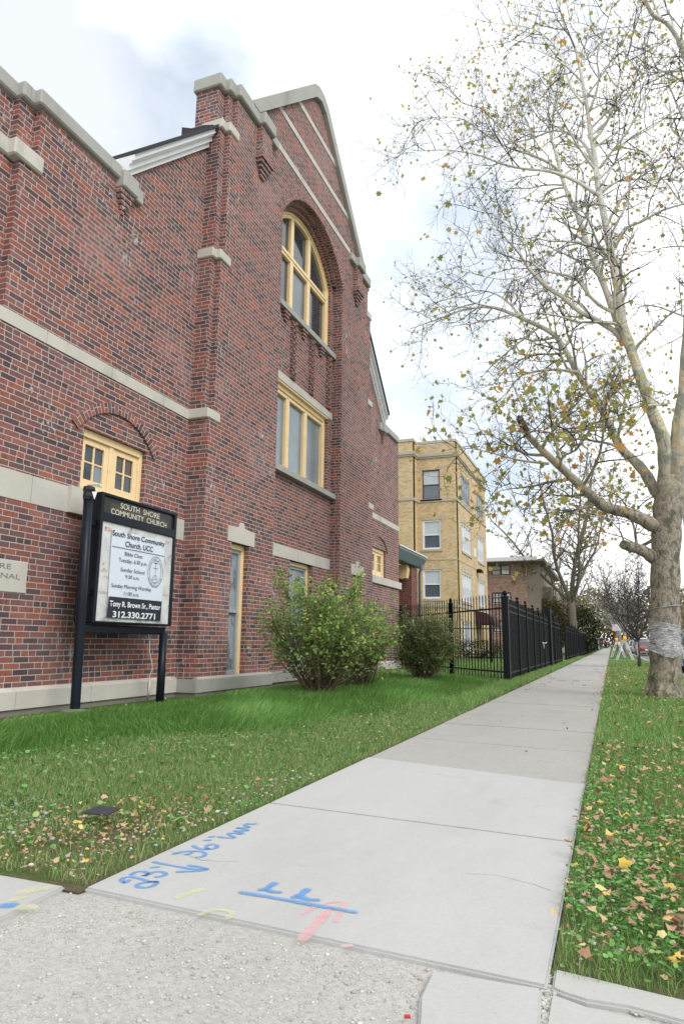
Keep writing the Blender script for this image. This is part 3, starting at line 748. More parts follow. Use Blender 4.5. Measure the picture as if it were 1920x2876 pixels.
def sheet(name,x0,x1,y0,y1,z,mat,nx=1,ny=1,fz=None,k='structure'):
    m=MB(); V=[]; 
    for j in range(ny+1):
        for i in range(nx+1):
            x=x0+(x1-x0)*i/nx; y=y0+(y1-y0)*j/ny; V.append((x,y,z+(fz(x,y) if fz else 0)))
    m.mesh(V,[(j*(nx+1)+i,j*(nx+1)+i+1,(j+1)*(nx+1)+i+1,(j+1)*(nx+1)+i) for j in range(ny) for i in range(nx)],True)
    o=build(name,m,mat,recalc=False); kind(o,k); return o
sheet('ground',-900,900,-30,1700,-.33,GFAR)
def lawn_z(x,y):  # lawn rises a little towards the wall
    t=min(1,max(0,(-1.7-x)/2.0)); q=min(1,max(0,(-4.6-x)/1.3)); return .035*t*t*(3-2*t)-.065*q*q*(3-2*q)-.004*(y<2.0)
lawn=sheet('lawn',-9.5,-1.652,1.94,15.2,-.004,SOIL,40,60,lawn_z)
m=MB(); m.box(-9.5,-1.66,1.945,15.2,-.3,-.009); kind(build('soil_bed',m,SOIL),'structure')
m=MB(); m.box(-.183,1.748,1.903,42,-.3,-.022); kind(build('soil_bed',m,SOIL),'structure')
sheet('church_yard',-40,-1.665,15.2,300,-.006,GFAR); sheet('church_yard',-40,-9.5,1.98,15.2,-.008,GFAR)
sheet('verge',-.186,1.75,1.90,42.0,-.012,SOIL,20,120,lambda x,y:.005*math.sin(3*x+y))
sheet('verge',-.17,1.75,42.6,400,-.012,GFAR)
m=MB(); m.box(-.17,1.75,42.0,42.6,-.1,.004); kind(build('carriage_walk',m,CONC2),'structure')
m=MB(); m.box(1.75,1.90,-5,400,-.32,-.0); kind(build('kerb',m,CONC2),'structure')
sheet('street',1.90,13,-10,900,-.2,ASPH); 
m=MB(); m.box(13,13.15,-5,400,-.32,-.0); kind(build('kerb',m,CONC2),'structure')
sheet('far_verge',13.15,60,-10,400,-.02,GFAR)
# sidewalk slabs (joints drift slightly, as laid)
js=[(1.965,1.865),(3.285,3.165),(4.83,4.45),(6.0,5.75),(7.18,7.02)]
for k in range(9,400): 
    if k<90: js.append((7.18+(k-8)*1.42,7.02+(k-8)*1.44))
def slabpoly(name,pts,z,mat,th=.1,bev=.006):
    bm=bmesh.new(); vs=[bm.verts.new((x,y,z)) for x,y in pts]; f=bm.faces.new(vs)
    r=bmesh.ops.extrude_face_region(bm,geom=[f]); 
    for v in r['geom']:
        if isinstance(v,bmesh.types.BMVert): v.co.z-=th
    bmesh.ops.recalc_face_normals(bm,faces=bm.faces[:])
    te=[e for e in bm.edges if all(abs(v.co.z-z)<1e-6 for v in e.verts)]
    bmesh.ops.bevel(bm,geom=te,offset=bev,segments=2,affect='EDGES')
    me=bpy.data.meshes.new(name); bm.to_mesh(me); bm.free(); me.materials.append(mat)
    o=bpy.data.objects.new(name,me); COL.objects.link(o); kind(o,'structure'); return o
XL,XR_=-1.655,-.19
g=.0035
bm_pts=[]
for i in range(len(js)-1):
    (a0,a1),(b0,b1)=js[i],js[i+1]
    slabpoly('sidewalk',[(XL,a0+g),(XR_,a1+g),(XR_,b1-g),(XL,b0-g)],0 if i<2 else -.003+random.uniform(-.002,.002),CONC if i<2 else CONC2,.12)
slabpoly('sidewalk',[(XL,js[-1][0]),(XR_,js[-1][1]),(XR_,500),(XL,500)],-.004,CONC2,.1)
m=MB(); m.box(-1.66,-.185,1.9,100,-.2,-.03); kind(build('sidewalk_bed',m,GRAVB),'structure')
# driveway of crushed stone and the slabs round it
sheet('gravel_driveway',-12,14,-6,1.99,-.015,GRAVB)
slabpoly('service_walk',[(-8,1.50),(-1.70,1.63),(-1.725,1.955),(-8,1.97)],.0,CONC3)
SP=lambda *a:[(sight(u,v,2,0).x,sight(u,v,2,0).y) for u,v in a]
slabpoly('sidewalk_slab',SP((1213,2723),(1520,2774),(1505,3100),(1165,3200),(1172,2900),(1177,2800)),.0,CONC)
slabpoly('apron_slab',SP((1556,2719),(1548,2772),(1577,2786),(1645,2808),(1766,2827),(1920,2868),(2300,3000),(2300,2895),(1920,2806)),.0,CONC3)
slabpoly('apron_slab',SP((1545,2782),(1528,2876),(1490,3200),(2300,3500),(2300,3060),(1920,2895),(1766,2846),(1645,2819)),-.004,CONC3)
sheet('path_in_yard',-9.4,-2.2,17.6,19.6,.012,CONC3)

# stones: crushed limestone
def stone_tv():
    bm=bmesh.new(); bmesh.ops.create_icosphere(bm,subdivisions=1,radius=1)
    rr=random.Random(3)
    for v in bm.verts: v.co*=rr.uniform(.75,1.15)
    v=[tuple(x.co) for x in bm.verts]; f=[tuple(q.index for q in p.verts) for p in bm.faces]; bm.free(); return v,f
sv,sf=stone_tv()
def isl_ramp(name,stops,rough=.9,spec=.2,trans=0,noise=0):
    t=NT(name); c=t.ramp(t.island(),stops)
    if noise: c=t.mix(t.math('MULTIPLY',t.noise(noise,t.coord(),3),.5),c,t.mix(1.,c,(.45,.42,.36),'MULTIPLY'))
    if trans:
        t.bsdf.inputs['Transmission Weight'].default_value=0
        tr=t.new('ShaderNodeBsdfTranslucent'); t.put(tr.inputs[0],c); ms=t.new('ShaderNodeMixShader'); ms.inputs[0].default_value=trans
        out=[n for n in t.n if n.type=='OUTPUT_MATERIAL'][0]; t.t.links.new(t.bsdf.outputs[0],ms.inputs[1]); t.t.links.new(tr.outputs[0],ms.inputs[2]); t.t.links.new(ms.outputs[0],out.inputs[0])
    return t.done(c,rough,spec=spec)
STN=isl_ramp('crushed_limestone',[(0,(.40,.385,.355)),(.3,(.50,.485,.455)),(.8,(.57,.56,.535)),(1,(.68,.67,.65))],noise=120)
def region_pts(n,x0,x1,y0,y1,ok=None):
    x=RNG.uniform(x0,x1,n); y=RNG.uniform(y0,y1,n)
    if ok is not None:
        k=ok(x,y); x,y=x[k],y[k]
    return x,y
def stones(name,x,y,z,s,label=None):
    N=len(x); pos=np.stack([x,y,z],1); R=rots(N,None,s); R=R*np.array([1,1,1])[None,:,None]; R[:,2,:]*=.6
    return kind(tag(scatter(name,sv,sf,pos,R,STN),label or 'crushed limestone gravel on the driveway','gravel'),'stuff')
ok1=lambda x,y:((x>-1.70)&(x<-.44)&(y<1.95+(-.1)*(x+1.65)/1.46))|((x<=-1.70)&(y<1.52+.02*(x+1.7)))
x,y=region_pts(130000,-3.0,-.44,.7,1.98,ok1)
cl=np.sin(x*9+1)*np.sin(y*11)+np.sin(x*23+y*17)*.6+np.where(y>1.72,.9,0)+np.where(x>-.75,.7,0)+np.where((x>-1.66)&(x<-1.3)&(y<1.5),.4,0)
keep=RNG.uniform(0,1,len(x))<np.clip(.30+.10*cl,.08,.7); x,y=x[keep],y[keep]
s=np.clip(RNG.lognormal(-6.3,.55,len(x)),.0009,.0085)
gz=np.full(len(x),-.0155)
stones('gravel',x,y,gz+s*.25,s)
# stones caught in the joints
jx,jy=[],[]
for (a,b,w,n) in (((-.455,1.852),(-.20,1.80),.012,230),((-.187,1.95),(-.195,.9),.018,1500),((-.165,1.875),(-.11,1.865),.004,40),((-.11,1.865),(-.03,1.865),.008,120),((-.03,1.865),(.09,1.84),.016,420),((.09,1.84),(.5,1.75),.03,700)):
    t_=RNG.uniform(0,1,n); o=RNG.normal(0,w*.5,n); a=np.array(a); b=np.array(b); d=(b-a)/np.linalg.norm(b-a)
    jx.append(a[0]+(b[0]-a[0])*t_-d[1]*o); jy.append(a[1]+(b[1]-a[1])*t_+d[0]*o)
x=np.concatenate(jx); y=np.concatenate(jy); s=np.clip(RNG.lognormal(-5.45,.4,len(x)),.002,.009)
stones('joint_gravel',x,y,np.full(len(x),-.013)+s*.3,s,'pale stones caught in the joints between the slabs')
# chips on lawn
x=np.concatenate([RNG.normal(-2.75,.28,420),RNG.normal(-2.35,.2,160),RNG.uniform(-1.95,-1.67,260),RNG.uniform(-4,-1.7,60),RNG.uniform(-.17,.02,120)])
y=np.concatenate([RNG.normal(2.62,.14,420),RNG.normal(2.45,.12,160),RNG.uniform(1.98,4.0,260),RNG.uniform(2,6,60),RNG.uniform(1.96,4,120)])
k=(y>1.98)&((x<-1.67)|(x>-.18)); x,y=x[k],y[k]; s=np.clip(RNG.lognormal(-5.5,.55,len(x)),.002,.013)
stones('stone_chips',x,y,np.full(len(x),.02)+s*.3,s,'white stone chips strewn over the grass near the sidewalk corner')
# dark scrap on the lawn
p=sight(282,2288,2,.05)
m=MB(); m.mesh([(p.x-.07,p.y-.035,.055),(p.x+.075,p.y-.045,.06),(p.x+.085,p.y+.03,.075),(p.x-.05,p.y+.045,.07),(p.x-.07,p.y-.035,.06),(p.x+.075,p.y-.045,.065),(p.x+.085,p.y+.03,.08),(p.x-.05,p.y+.045,.075)],[(0,1,2,3),(4,5,6,7),(0,1,5,4),(1,2,6,5),(2,3,7,6),(3,0,4,7)])
tag(build('shingle_scrap',m,ROOF),'dark flat shingle scrap lying on the lawn near the white chips','litter')
# red and dark bits
p=sight(1143,2855,2,.0); m=MB(); m.cbox((p.x,p.y,.0),(.014,.006,.006),Matrix.Rotation(.4,3,'Z')); tag(build('litter_scrap',m,plain('red_plastic',(.5,.05,.05),.4)),'small red scrap on the gravel at the bottom edge','litter')

# hairline cracks in the slabs
CRK=plain('crack_shadow',(.13,.12,.11),.95)
def crack(P,w,z=.0006):
    m=MB(); rr=random.Random(len(P)*7+int(P[0][0]*10)); pts=[]
    for i in range(len(P)-1):
        for k in range(8):
            t=k/8; pts.append((P[i][0]*(1-t)+P[i+1][0]*t+rr.gauss(0,.006),P[i][1]*(1-t)+P[i+1][1]*t+rr.gauss(0,.006)))
    for i in range(len(pts)-1):
        (a,b_),(c,d)=pts[i],pts[i+1]; L=math.hypot(c-a,d-b_)+1e-6; nx,ny=-(d-b_)/L,(c-a)/L; q=w*rr.uniform(.3,1); 
        m.face([(a+nx*q,b_+ny*q,z),(c+nx*q,d+ny*q,z),(c-nx*q,d-ny*q,z),(a-nx*q,b_-ny*q,z)])
    kind(build('slab_crack',m,CRK,recalc=False),'structure')
crack([(-1.63,2.42),(-1.45,2.36),(-1.32,2.40)],.0012); crack([(-.23,2.55),(-.42,2.62),(-.55,2.60)],.001); crack([(-1.62,8.1),(-1.1,8.3),(-.7,8.2),(-.2,8.35)],.003,-.0008)
# ---------------- spray paint
def paint_mat(name,col,dens=.8):
    t=NT(name); p=t.coord(); n=t.noise(160,p,3); n2=t.noise(20,p,3)
    c=t.mix(t.step(n2,.35,.7,0,.5),col,tuple(min(1,x*1.12+.04) for x in col))
    su=t.new('ShaderNodeSeparateXYZ'); t.put(su.inputs[0],t.coord('UV')); e_=t.math('MINIMUM',su.outputs[0],t.math('SUBTRACT',1.,su.outputs[0]))
    n3=t.noise(420,p,2); e2=t.math('ADD',e_,t.math('MULTIPLY_ADD',n3,.34,-.17))
    a=t.math('MULTIPLY',t.math('MULTIPLY',t.step(e2,.02,.30),t.step(t.math('ADD',t.math('MULTIPLY',n,.6),t.math('MULTIPLY',n2,.4)),.22,.6,.45,1.)),dens,clamp=True)
    tr=t.new('ShaderNodeBsdfTransparent'); ms=t.new('ShaderNodeMixShader'); out=[x for x in t.n if x.type=='OUTPUT_MATERIAL'][0]
    t.put(ms.inputs[0],a); t.t.links.new(tr.outputs[0],ms.inputs[1]); t.t.links.new(t.bsdf.outputs[0],ms.inputs[2]); t.t.links.new(ms.outputs[0],out.inputs[0])
    return t.done(c,.8,spec=.2)
PBLUE=paint_mat('blue_spray_paint',(.13,.32,.62),.8); PBL2=paint_mat('thin_blue_spray_paint',(.17,.36,.64),.45); PPINK=paint_mat('pink_spray_paint',(.85,.46,.48),.5); PYEL=paint_mat('yellow_spray_paint',(.74,.72,.36),.38)
def smoothpts(P,n=5):
    out=[]; P=[Vector(p) for p in P]
    for i in range(len(P)-1):
        a=P[max(i-1,0)]; b=P[i]; c=P[i+1]; d=P[min(i+2,len(P)-1)]
        for k in range(n):
            t=k/n; out.append(.5*((2*b)+(c-a)*t+(2*a-5*b+4*c-d)*t*t+(3*b-a-3*c+d)*t**3))
    out.append(P[-1]); return out
NS=[0]
def stroke(mb,P,w,fn):
    pts=[sight(*fn(*q),2,.004) for q in P]; pts=smoothpts([(p.x,p.y,0) for p in pts]) if len(pts)>2 else [Vector((p.x,p.y,0)) for p in pts]
    NS[0]+=1; z=.0012+.00012*(NS[0]%16)
    W=[w*(.58+.07*math.sin(i*.6)) for i in range(len(pts))]
    Lf,Rt=[],[]; s0=random.uniform(0,50); S=[s0]
    for i in range(1,len(pts)): S.append(S[-1]+(pts[i]-pts[i-1]).length)
    for i,p in enumerate(pts):
        d=(pts[min(i+1,len(pts)-1)]-pts[max(i-1,0)]); d.normalize(); nn=Vector((-d.y,d.x,0)); Lf.append(p+nn*W[i]); Rt.append(p-nn*W[i])
    for i in range(len(pts)-1):
        q=[Lf[i],Lf[i+1],Rt[i+1],Rt[i]]; mb.face([(a.x,a.y,z) for a in q],[(0,S[i]),(0,S[i+1]),(1,S[i+1]),(1,S[i])])
    for e,g_ in ((0,1),(len(pts)-1,-1)):
        p=pts[e]; o=pts[e+g_]; d=(p-o); d.normalize(); a0=math.atan2(d.y,d.x)
        for k in range(8):
            aa,ab=a0-PI/2+PI*k/8,a0-PI/2+PI*(k+1)/8
            mb.face([(p.x,p.y,z),(p.x+W[e]*math.cos(aa),p.y+W[e]*math.sin(aa),z),(p.x+W[e]*math.cos(ab),p.y+W[e]*math.sin(ab),z)],[(.5,S[e]),(0,S[e]),(0,S[e]+.001)])
f1=lambda u,v:(320+u*.2806,2290+v*.2806); f2=lambda u,v:(640+u*.2551,2440+v*.2551); f3=lambda u,v:(u*.2806,2380+v*.2806)
m=MB()
for P in ([(150,640),(110,662),(80,645),(95,618),(150,606),(215,612),(290,632),(360,652),(432,655),(400,690),(320,712),(250,706),(232,690),(262,672),(335,660),(425,655)],
    [(178,584),(215,560),(275,550),(325,560),(335,582),(300,597),(335,585),(395,560),(460,553),(515,568),(505,592),(432,606)],
    [(382,512),(440,508)],
    [(398,458),(520,482),(660,506),(800,530),(925,528)],[(755,492),(850,508),(935,528),(850,546),(740,552),(642,556)],
    [(598,378),(680,357),(780,350),(865,352),(915,372),(892,402),(832,412)],[(725,382),(765,374),(785,356)],
    [(797,296),(820,312),(860,326),(930,332),(1000,325),(1035,303),(1005,284),(945,288),(925,310),(945,328)],
    [(915,243),(955,240)],[(960,209),(995,205)],
    [(1048,208),(1110,216),(1175,218),(1203,210),(1160,190),(1150,176),(1210,170),(1265,180),(1290,170),(1240,155),(1215,148)],
    [(1215,150),(1280,150),(1340,143),(1295,130),(1235,122),(1300,118),(1355,112),(1315,95),(1330,78),(1375,82),(1420,78)]):
    stroke(m,P,.0215,f1)
o=build('paint_marking',m,PBLUE,recalc=False); kind(o,'structure')
m=MB()
stroke(m,[(150,252),(400,292),(700,345),(1000,400),(1390,468)],.028,f2); stroke(m,[(365,222),(420,213),(460,185),(512,150)],.03,f2); stroke(m,[(430,215),(480,243),(565,250)],.026,f2)
stroke(m,[(735,302),(800,275),(835,245),(870,220)],.034,f2); stroke(m,[(790,292),(870,325),(975,332)],.032,f2)
kind(build('paint_marking',m,PBLUE,recalc=False),'structure')
m=MB(); stroke(m,[(60,570),(115,568)],.05,f3); kind(build('paint_marking',m,PBLUE,recalc=False),'structure')
m=MB(); stroke(m,[(825,755),(900,670),(1000,570),(1060,500)],.040,f2); stroke(m,[(1040,520),(1100,455),(1160,400)],.026,f2); stroke(m,[(830,480),(950,415),(1080,368),(1200,352),(1278,365),(1255,430),(1215,510),(1185,565)],.022,f2); stroke(m,[(1270,842),(1345,828)],.02,f2)
kind(build('paint_marking',m,PPINK,recalc=False),'structure')
m=MB(); stroke(m,[(650,810),(760,770),(885,735)],.035,f1); stroke(m,[(240,445),(360,415),(480,398)],.05,f3); stroke(m,[(130,520),(220,498)],.03,f3); stroke(m,[(210,592),(305,588)],.05,f3)
f0=lambda u,v:(u*.7653,2200+v*.7653); stroke(m,[(735,478),(790,462),(850,470),(838,492)],.022,f0)
kind(build('paint_marking',m,PYEL,recalc=False),'structure')

# ================================================================== GRASS
def blades(name,x,y,z,h,w,lean,dirang,mat,label):
    N=len(x); a=RNG.uniform(0,2*PI,N); wx,wy=np.cos(a)*w/2,np.sin(a)*w/2
    lx,ly=np.cos(dirang)*lean*h,np.sin(dirang)*lean*h
    V=np.zeros((N,5,3),dtype=np.float32); hz=h*np.sqrt(np.clip(1-lean*lean*.8,.1,1))
    V[:,0]=np.stack([x-wx,y-wy,z],1); V[:,1]=np.stack([x+wx,y+wy,z],1)
    V[:,2]=np.stack([x+wx*.8+lx*.35,y+wy*.8+ly*.35,z+hz*.6],1); V[:,3]=np.stack([x-wx*.8+lx*.35,y-wy*.8+ly*.35,z+hz*.6],1)
    V[:,4]=np.stack([x+lx,y+ly,z+hz*.95],1)
    o=raw_mesh(name,V.reshape(-1,3),[(0,1,2,3),(3,2,4)],N,5,mat)
    tag(o,label,'grass'); return kind(o,'stuff')
def gz_l(x): 
    t=np.clip((-1.7-x)/2.0,0,1); q=np.clip((-4.6-x)/1.3,0,1); return .035*t*t*(3-2*t)-.065*q*q*(3-2*q)-.004
GR_L=isl_ramp('long_grass',[(0,(.075,.19,.04)),(.35,(.125,.31,.06)),(.7,(.20,.42,.095)),(.93,(.32,.49,.15)),(1,(.48,.46,.25))],.6,.3,.25)
GR_S=isl_ramp('short_grass',[(0,(.095,.20,.05)),(.35,(.16,.31,.08)),(.62,(.24,.39,.12)),(.82,(.37,.38,.18)),(1,(.54,.46,.30))],.65,.25,.25)
GR_V=isl_ramp('verge_grass',[(0,(.095,.22,.05)),(.4,(.17,.36,.08)),(.75,(.26,.45,.13)),(.9,(.42,.43,.20)),(1,(.56,.50,.31))],.65,.25,.25)
def dens(x,y,d0,cap=1.): 
    d=np.sqrt(x*x+y*y+.6); return RNG.uniform(0,1,len(x))<np.minimum(cap,(d0/d)**1.6)
# long windswept lawn
def vis(x,y): return (x>-.82*y-1.2)
x,y=region_pts(620000,-6.02,-1.70,2.6,15.2,vis)
edge=-1.85-.0*y; longm=np.clip(((-x)-(2.25+.9*np.exp(-((y-3)/2.4)**2)*1.6+.12*np.sin(y*3)))/.7,0,1)
xx_ok=(x<-5.95)&(y<8.7); 
inside=((y<8.7)&(x<-5.94))|((y>=8.7)&(x<-5.6))
k=(~inside)&dens(x,y,5.2)&(RNG.uniform(0,1,len(x))<.25+longm*.75); x,y,lm=x[k],y[k],longm[k]
d=np.sqrt(x*x+y*y); sw=np.sin(x*2.1+y*1.3)*.5+np.sin(x*.9-y*2.2)*.4+np.sin(x*5+y*3.)*.2
nw=np.clip((x+6.1)/1.5,.30,1); h=(.03+.09*lm*(1+.35*sw))*nw*RNG.uniform(.7,1.3,len(x))*RNG.uniform(.6,1.25,len(x)); w=.0032*(d/5)**.8+.0008
blades('lawn_grass',x,y,gz_l(x),h,w,np.clip(RNG.normal(.66,.2,len(x)),.1,.97),-.35+1.3*sw+RNG.normal(0,.6,len(x)),GR_L,'long dark green windswept grass in front of the church wall')
# short mixed turf near the walk
x,y=region_pts(560000,-6.0,-1.66,1.99,9.5,vis)
lm=np.clip(((-x)-(2.25+.9*np.exp(-((y-3)/2.4)**2)*1.6+.12*np.sin(y*3)))/.7,0,1)
bare=np.exp(-(((x+2.0)/.22)**2+((y-2.4)/.45)**2))*1.1+np.exp(-(((x+2.75)/.35)**2+((y-2.55)/.25)**2))*.65+.35*np.clip(1-np.abs(x+1.68)/.08,0,1)*(y<8)
nz=np.sin(x*14)*np.sin(y*12)*.2+np.sin(x*31+y*5)*.15
k=dens(x,y,3.6)&(RNG.uniform(0,1,len(x))<(1-.92*lm))&(RNG.uniform(0,1,len(x))>np.clip(bare+nz,0,.96))&(x>-5.9); x,y=x[k],y[k]
d=np.sqrt(x*x+y*y); h=RNG.uniform(.018,.055,len(x)); w=.0024*(d/3)**.8
blades('turf',x,y,gz_l(x),h,w,np.clip(RNG.normal(.6,.22,len(x)),.1,.97),RNG.uniform(0,2*PI,len(x)),GR_S,'short patchy turf with bare spots along the sidewalk edge')
# verge
x,y=region_pts(700000,-.18,1.74,1.93,40,lambda x,y:(x<.13*y+.55))
edge_j=-.19+.03*np.sin(y*9)+.02*np.sin(y*23)
ty=np.hypot(x-.75,y-12)
k=dens(x,y,3.6)&(x>edge_j)&(ty>.36)&(~((y>41.9)&(y<42.7)))&(RNG.uniform(0,1,len(x))>.1*(y<3.2)); x,y=x[k],y[k]
d=np.sqrt(x*x+y*y); h=RNG.uniform(.03,.075,len(x))*(1+.4*(y>6)); w=.0024*(d/3)**.85
blades('verge_grass',x,y,np.full(len(x),-.01),h,w,np.clip(RNG.normal(.5,.22,len(x)),.1,.95),RNG.uniform(0,2*PI,len(x)),GR_V,'green verge grass between the sidewalk and the kerb')
# far grass edges by the fence
x,y=region_pts(60000,-2.2,-1.66,9,50); k=(x<-1.72+.06*np.sin(y*4)+.05*np.sin(y*9.7))&(RNG.uniform(0,1,len(x))<np.minimum(1,(14/y)**1.2)); x,y=x[k],y[k]
blades('fence_edge_grass',x,y,np.full(len(x),-.004),RNG.uniform(.03,.12,len(x)),.003*(y/6)**.8,np.full(len(x),.5),RNG.uniform(0,2*PI,len(x)),GR_V,'rough grass along the foot of the black fence')
x,y=region_pts(60000,-9,-2.2,15,30); 
blades('yard_grass',x,y,np.full(len(x),-.004),RNG.uniform(.05,.11,len(x)),np.full(len(x),.012),np.full(len(x),.5),RNG.uniform(0,2*PI,len(x)),GR_V,'grass inside the fenced yard')
# broad leaved clover and weeds
th=np.linspace(0,2*PI,8)[:-1]
cv=[(0,0,-.15)]+[(math.cos(t)*(1+.12*math.cos(3*t)),math.sin(t)*.85,.12*math.cos(2*t)) for t in th]; cf=[(0,i+1,(i+1)%7+1) for i in range(7)]
CLV=isl_ramp('clover_leaf',[(0,(.07,.20,.04)),(.5,(.13,.34,.075)),(.9,(.22,.44,.12)),(1,(.38,.48,.18))],.5,.35,.2)
def leaves(name,x,y,z,s,mat,tv,tf,label,cat,tilt=None):
    N=len(x); R=rots(N,RNG.normal(.0,.45,N) if tilt is None else tilt,s); o=scatter(name,tv,tf,np.stack([x,y,z],1).astype(np.float32),R,mat); tag(o,label,cat); return kind(o,'stuff')
x,y=region_pts(120000,-.19,1.7,1.96,11,lambda x,y:(x<.13*y+.55))
ej=-.185+.035*np.sin(y*9)+.02*np.sin(y*23); k=dens(x,y,3.0)&(x>ej+.0)&(RNG.uniform(0,1,len(x))<np.clip(.42-.06*(y-2)+.40*np.sin(x*5+y*3)*np.sin(x*2-y*2),.05,.9))&(np.hypot(x-.75,y-12)>.4); x,y=x[k],y[k]
s=RNG.uniform(.0038,.0095,len(x))*(1+.05*y); leaves('clover',x,y,RNG.uniform(.008,.05,len(x)),s,CLV,cv,cf,'low clover and broad leaved weeds covering the verge','ground cover')
x,y=region_pts(40000,-6,-1.7,2.1,9,vis); lm=np.exp(-(((-x)-3.4+.2*y*.2)/.8)**2)
k=dens(x,y,2.6)&(RNG.uniform(0,1,len(x))<.10+.5*lm*np.clip(.5+np.sin(x*3)*np.sin(y*2.3),0,1)); x,y=x[k],y[k]
leaves('lawn_weeds',x,y,gz_l(x)+RNG.uniform(.015,.05,len(x)),RNG.uniform(.008,.018,len(x)),CLV,cv,cf,'broad leaved weeds scattered through the lawn','ground cover')
# fallen leaves
def maple(curl,seed):
    rr=random.Random(seed)
    ang=[-2.85,-2.3,-1.95,-1.25,-.85,-.45,0,.45,.85,1.25,1.95,2.3,2.85]; rad=[.38,.62,.55,.88,.60,.66,1.0,.66,.60,.88,.55,.62,.38]
    V=[(0,0,0)]
    for a,r in zip(ang,rad):
        r*=rr.uniform(.85,1.12); x,y=math.sin(a)*r,math.cos(a)*r; V.append((x*(1-.25*abs(curl)),y,curl*x*x+.18*rr.uniform(-1,1)*r+.12*curl*math.sin(3*y)))
    return V,[(0,i,i+1) for i in range(1,13)]+[(0,13,1)]
FALL=isl_ramp('fallen_leaf',[(0,(.22,.13,.08)),(.3,(.42,.25,.16)),(.65,(.56,.36,.24)),(.82,(.62,.44,.26)),(.93,(.70,.48,.10)),(1,(.70,.60,.30))],.7,.25,.15)
x=np.concatenate([RNG.uniform(-.15,1.7,900),RNG.uniform(-.15,1.5,1100),RNG.uniform(-.15,.5,120),RNG.uniform(-5.6,-1.7,240),RNG.uniform(-2.1,-1.66,500),RNG.uniform(-.35,-.1,200),RNG.uniform(-1.6,-.25,50),RNG.normal(-2.0,.2,110)])
y=np.concatenate([RNG.uniform(1.95,6,900),RNG.uniform(6,30,1100),RNG.uniform(14,26,120),RNG.uniform(2.1,15,240),RNG.uniform(14,40,500),RNG.uniform(9,30,200),RNG.uniform(5,30,50),RNG.normal(2.5,.45,110)])
s=RNG.uniform(.010,.033,len(x))*(np.where(x>-.2,1.1,.8))
x=np.concatenate([x,RNG.normal(.35,.45,520)]); y=np.concatenate([y,RNG.uniform(1.97,3.6,520)]); s=np.concatenate([s,RNG.uniform(.012,.028,520)])
k=(np.hypot(x-.75,y-12)>.4)&(y>1.95)&~((x>-1.66)&(x<-.2)&(y<4)); x,y,s=x[k],y[k],s[k]
onw=(x<-.2)&(x>-1.655)
zz=np.where(onw,.012,RNG.uniform(.035,.07,len(x))); q=RNG.integers(0,3,len(x))
for i_,(cu,sd_,lab_) in enumerate(((.25,1,'flat tan and yellow fallen leaves scattered on the grass'),(.7,2,'curled brown fallen leaves scattered on the grass'),(-.5,3,'arched pale brown fallen leaves lying on the verge and lawn'))):
    mv,mf=maple(cu,sd_); kk=q==i_
    leaves('fallen_leaves',x[kk],y[kk],zz[kk],s[kk],FALL,mv,mf,lab_,'leaves')
x=np.concatenate([RNG.uniform(-.2,1.0,900),RNG.normal(-2.05,.22,600),RNG.uniform(-4.5,-1.7,500)]); y=np.concatenate([RNG.uniform(1.95,5,900),RNG.normal(2.5,.4,600),RNG.uniform(2,6,500)])
k=(y>1.97)&~((x>-1.66)&(x<-.2)); x,y=x[k],y[k]
leaves('leaf_litter',x,y,RNG.uniform(.012,.04,len(x)),RNG.uniform(.006,.014,len(x)),FALL,mv,mf,'small brown leaf crumbs in the turf','leaves',RNG.normal(0,.8,len(x)))
# twigs on the walk
TW=plain('dead_twig',(.10,.07,.05),.9)
m=MB()
for i in range(26):
    yy=random.uniform(11,32) if i>6 else random.uniform(14.5,17.5); xx=random.uniform(-1.6,-.3) if i>6 else random.uniform(-1.75,-1.2); a=random.uniform(0,PI); L=random.uniform(.06,.3)
    m.tube([(xx,yy,.008),(xx+L*.5*math.cos(a),yy+L*.5*math.sin(a),.014),(xx+L*math.cos(a+.3),yy+L*math.sin(a+.3),.01)],[.004,.004,.002],4)
kind(tag(build('twigs',m,TW),'dead twigs lying on the sidewalk by the fence','twigs'),'stuff')
#==MARK3==
# ================================================================== TREES
def bark_mat(name,trunk=True):
    t=NT(name); p=t.coord('Object',(1,1,.55)); sp=t.new('ShaderNodeSeparateXYZ'); t.put(sp.inputs[0],t.coord())
    z=sp.outputs[2]; hi=t.step(z,2.6,4.6); up=t.step(z,5.,8.)
    n=t.noise(11,p,4,.55,.5); n2=t.noise(26,p,4,.6,.4)
    low=t.ramp(n,[(.0,(.12,.12,.075)),(.40,(.19,.165,.135)),(.46,(.33,.29,.24)),(.53,(.24,.205,.17)),(.575,(.45,.37,.26)),(.61,(.28,.24,.20))],'CONSTANT')
    low=t.mix(t.math('MULTIPLY',t.step(n2,.52,.60),.6),low,(.11,.105,.07))
    pn=t.noise(4.5,t.coord('Object',(1,1,.6)),4,.55,1.2)
    pale=t.ramp(pn,[(.0,(.34,.35,.30)),(.43,(.46,.46,.38)),(.49,(.66,.60,.44)),(.56,(.60,.47,.28)),(.64,(.44,.45,.38))],'CONSTANT')
    top=t.mix(t.step(n2,.55,.62),(.72,.70,.63),(.50,.51,.47))
    c=t.mix(hi,low,pale); c=t.mix(up,c,top)
    moss=t.math('MULTIPLY',t.step(z,1.3,.1,0,1),t.step(t.noise(10,p,4),.45,.6)); c=t.mix(t.math('MULTIPLY',moss,.6),c,(.08,.10,.035))
    t.bump(t.math('ADD',n,t.math('MULTIPLY',t.noise(30,p,4),.4)),.6,.02); return t.done(c,.85,spec=.2)
BARK=bark_mat('sycamore_bark'); TWIG=plain('dark_twig',(.065,.06,.065),.85,var=.3)
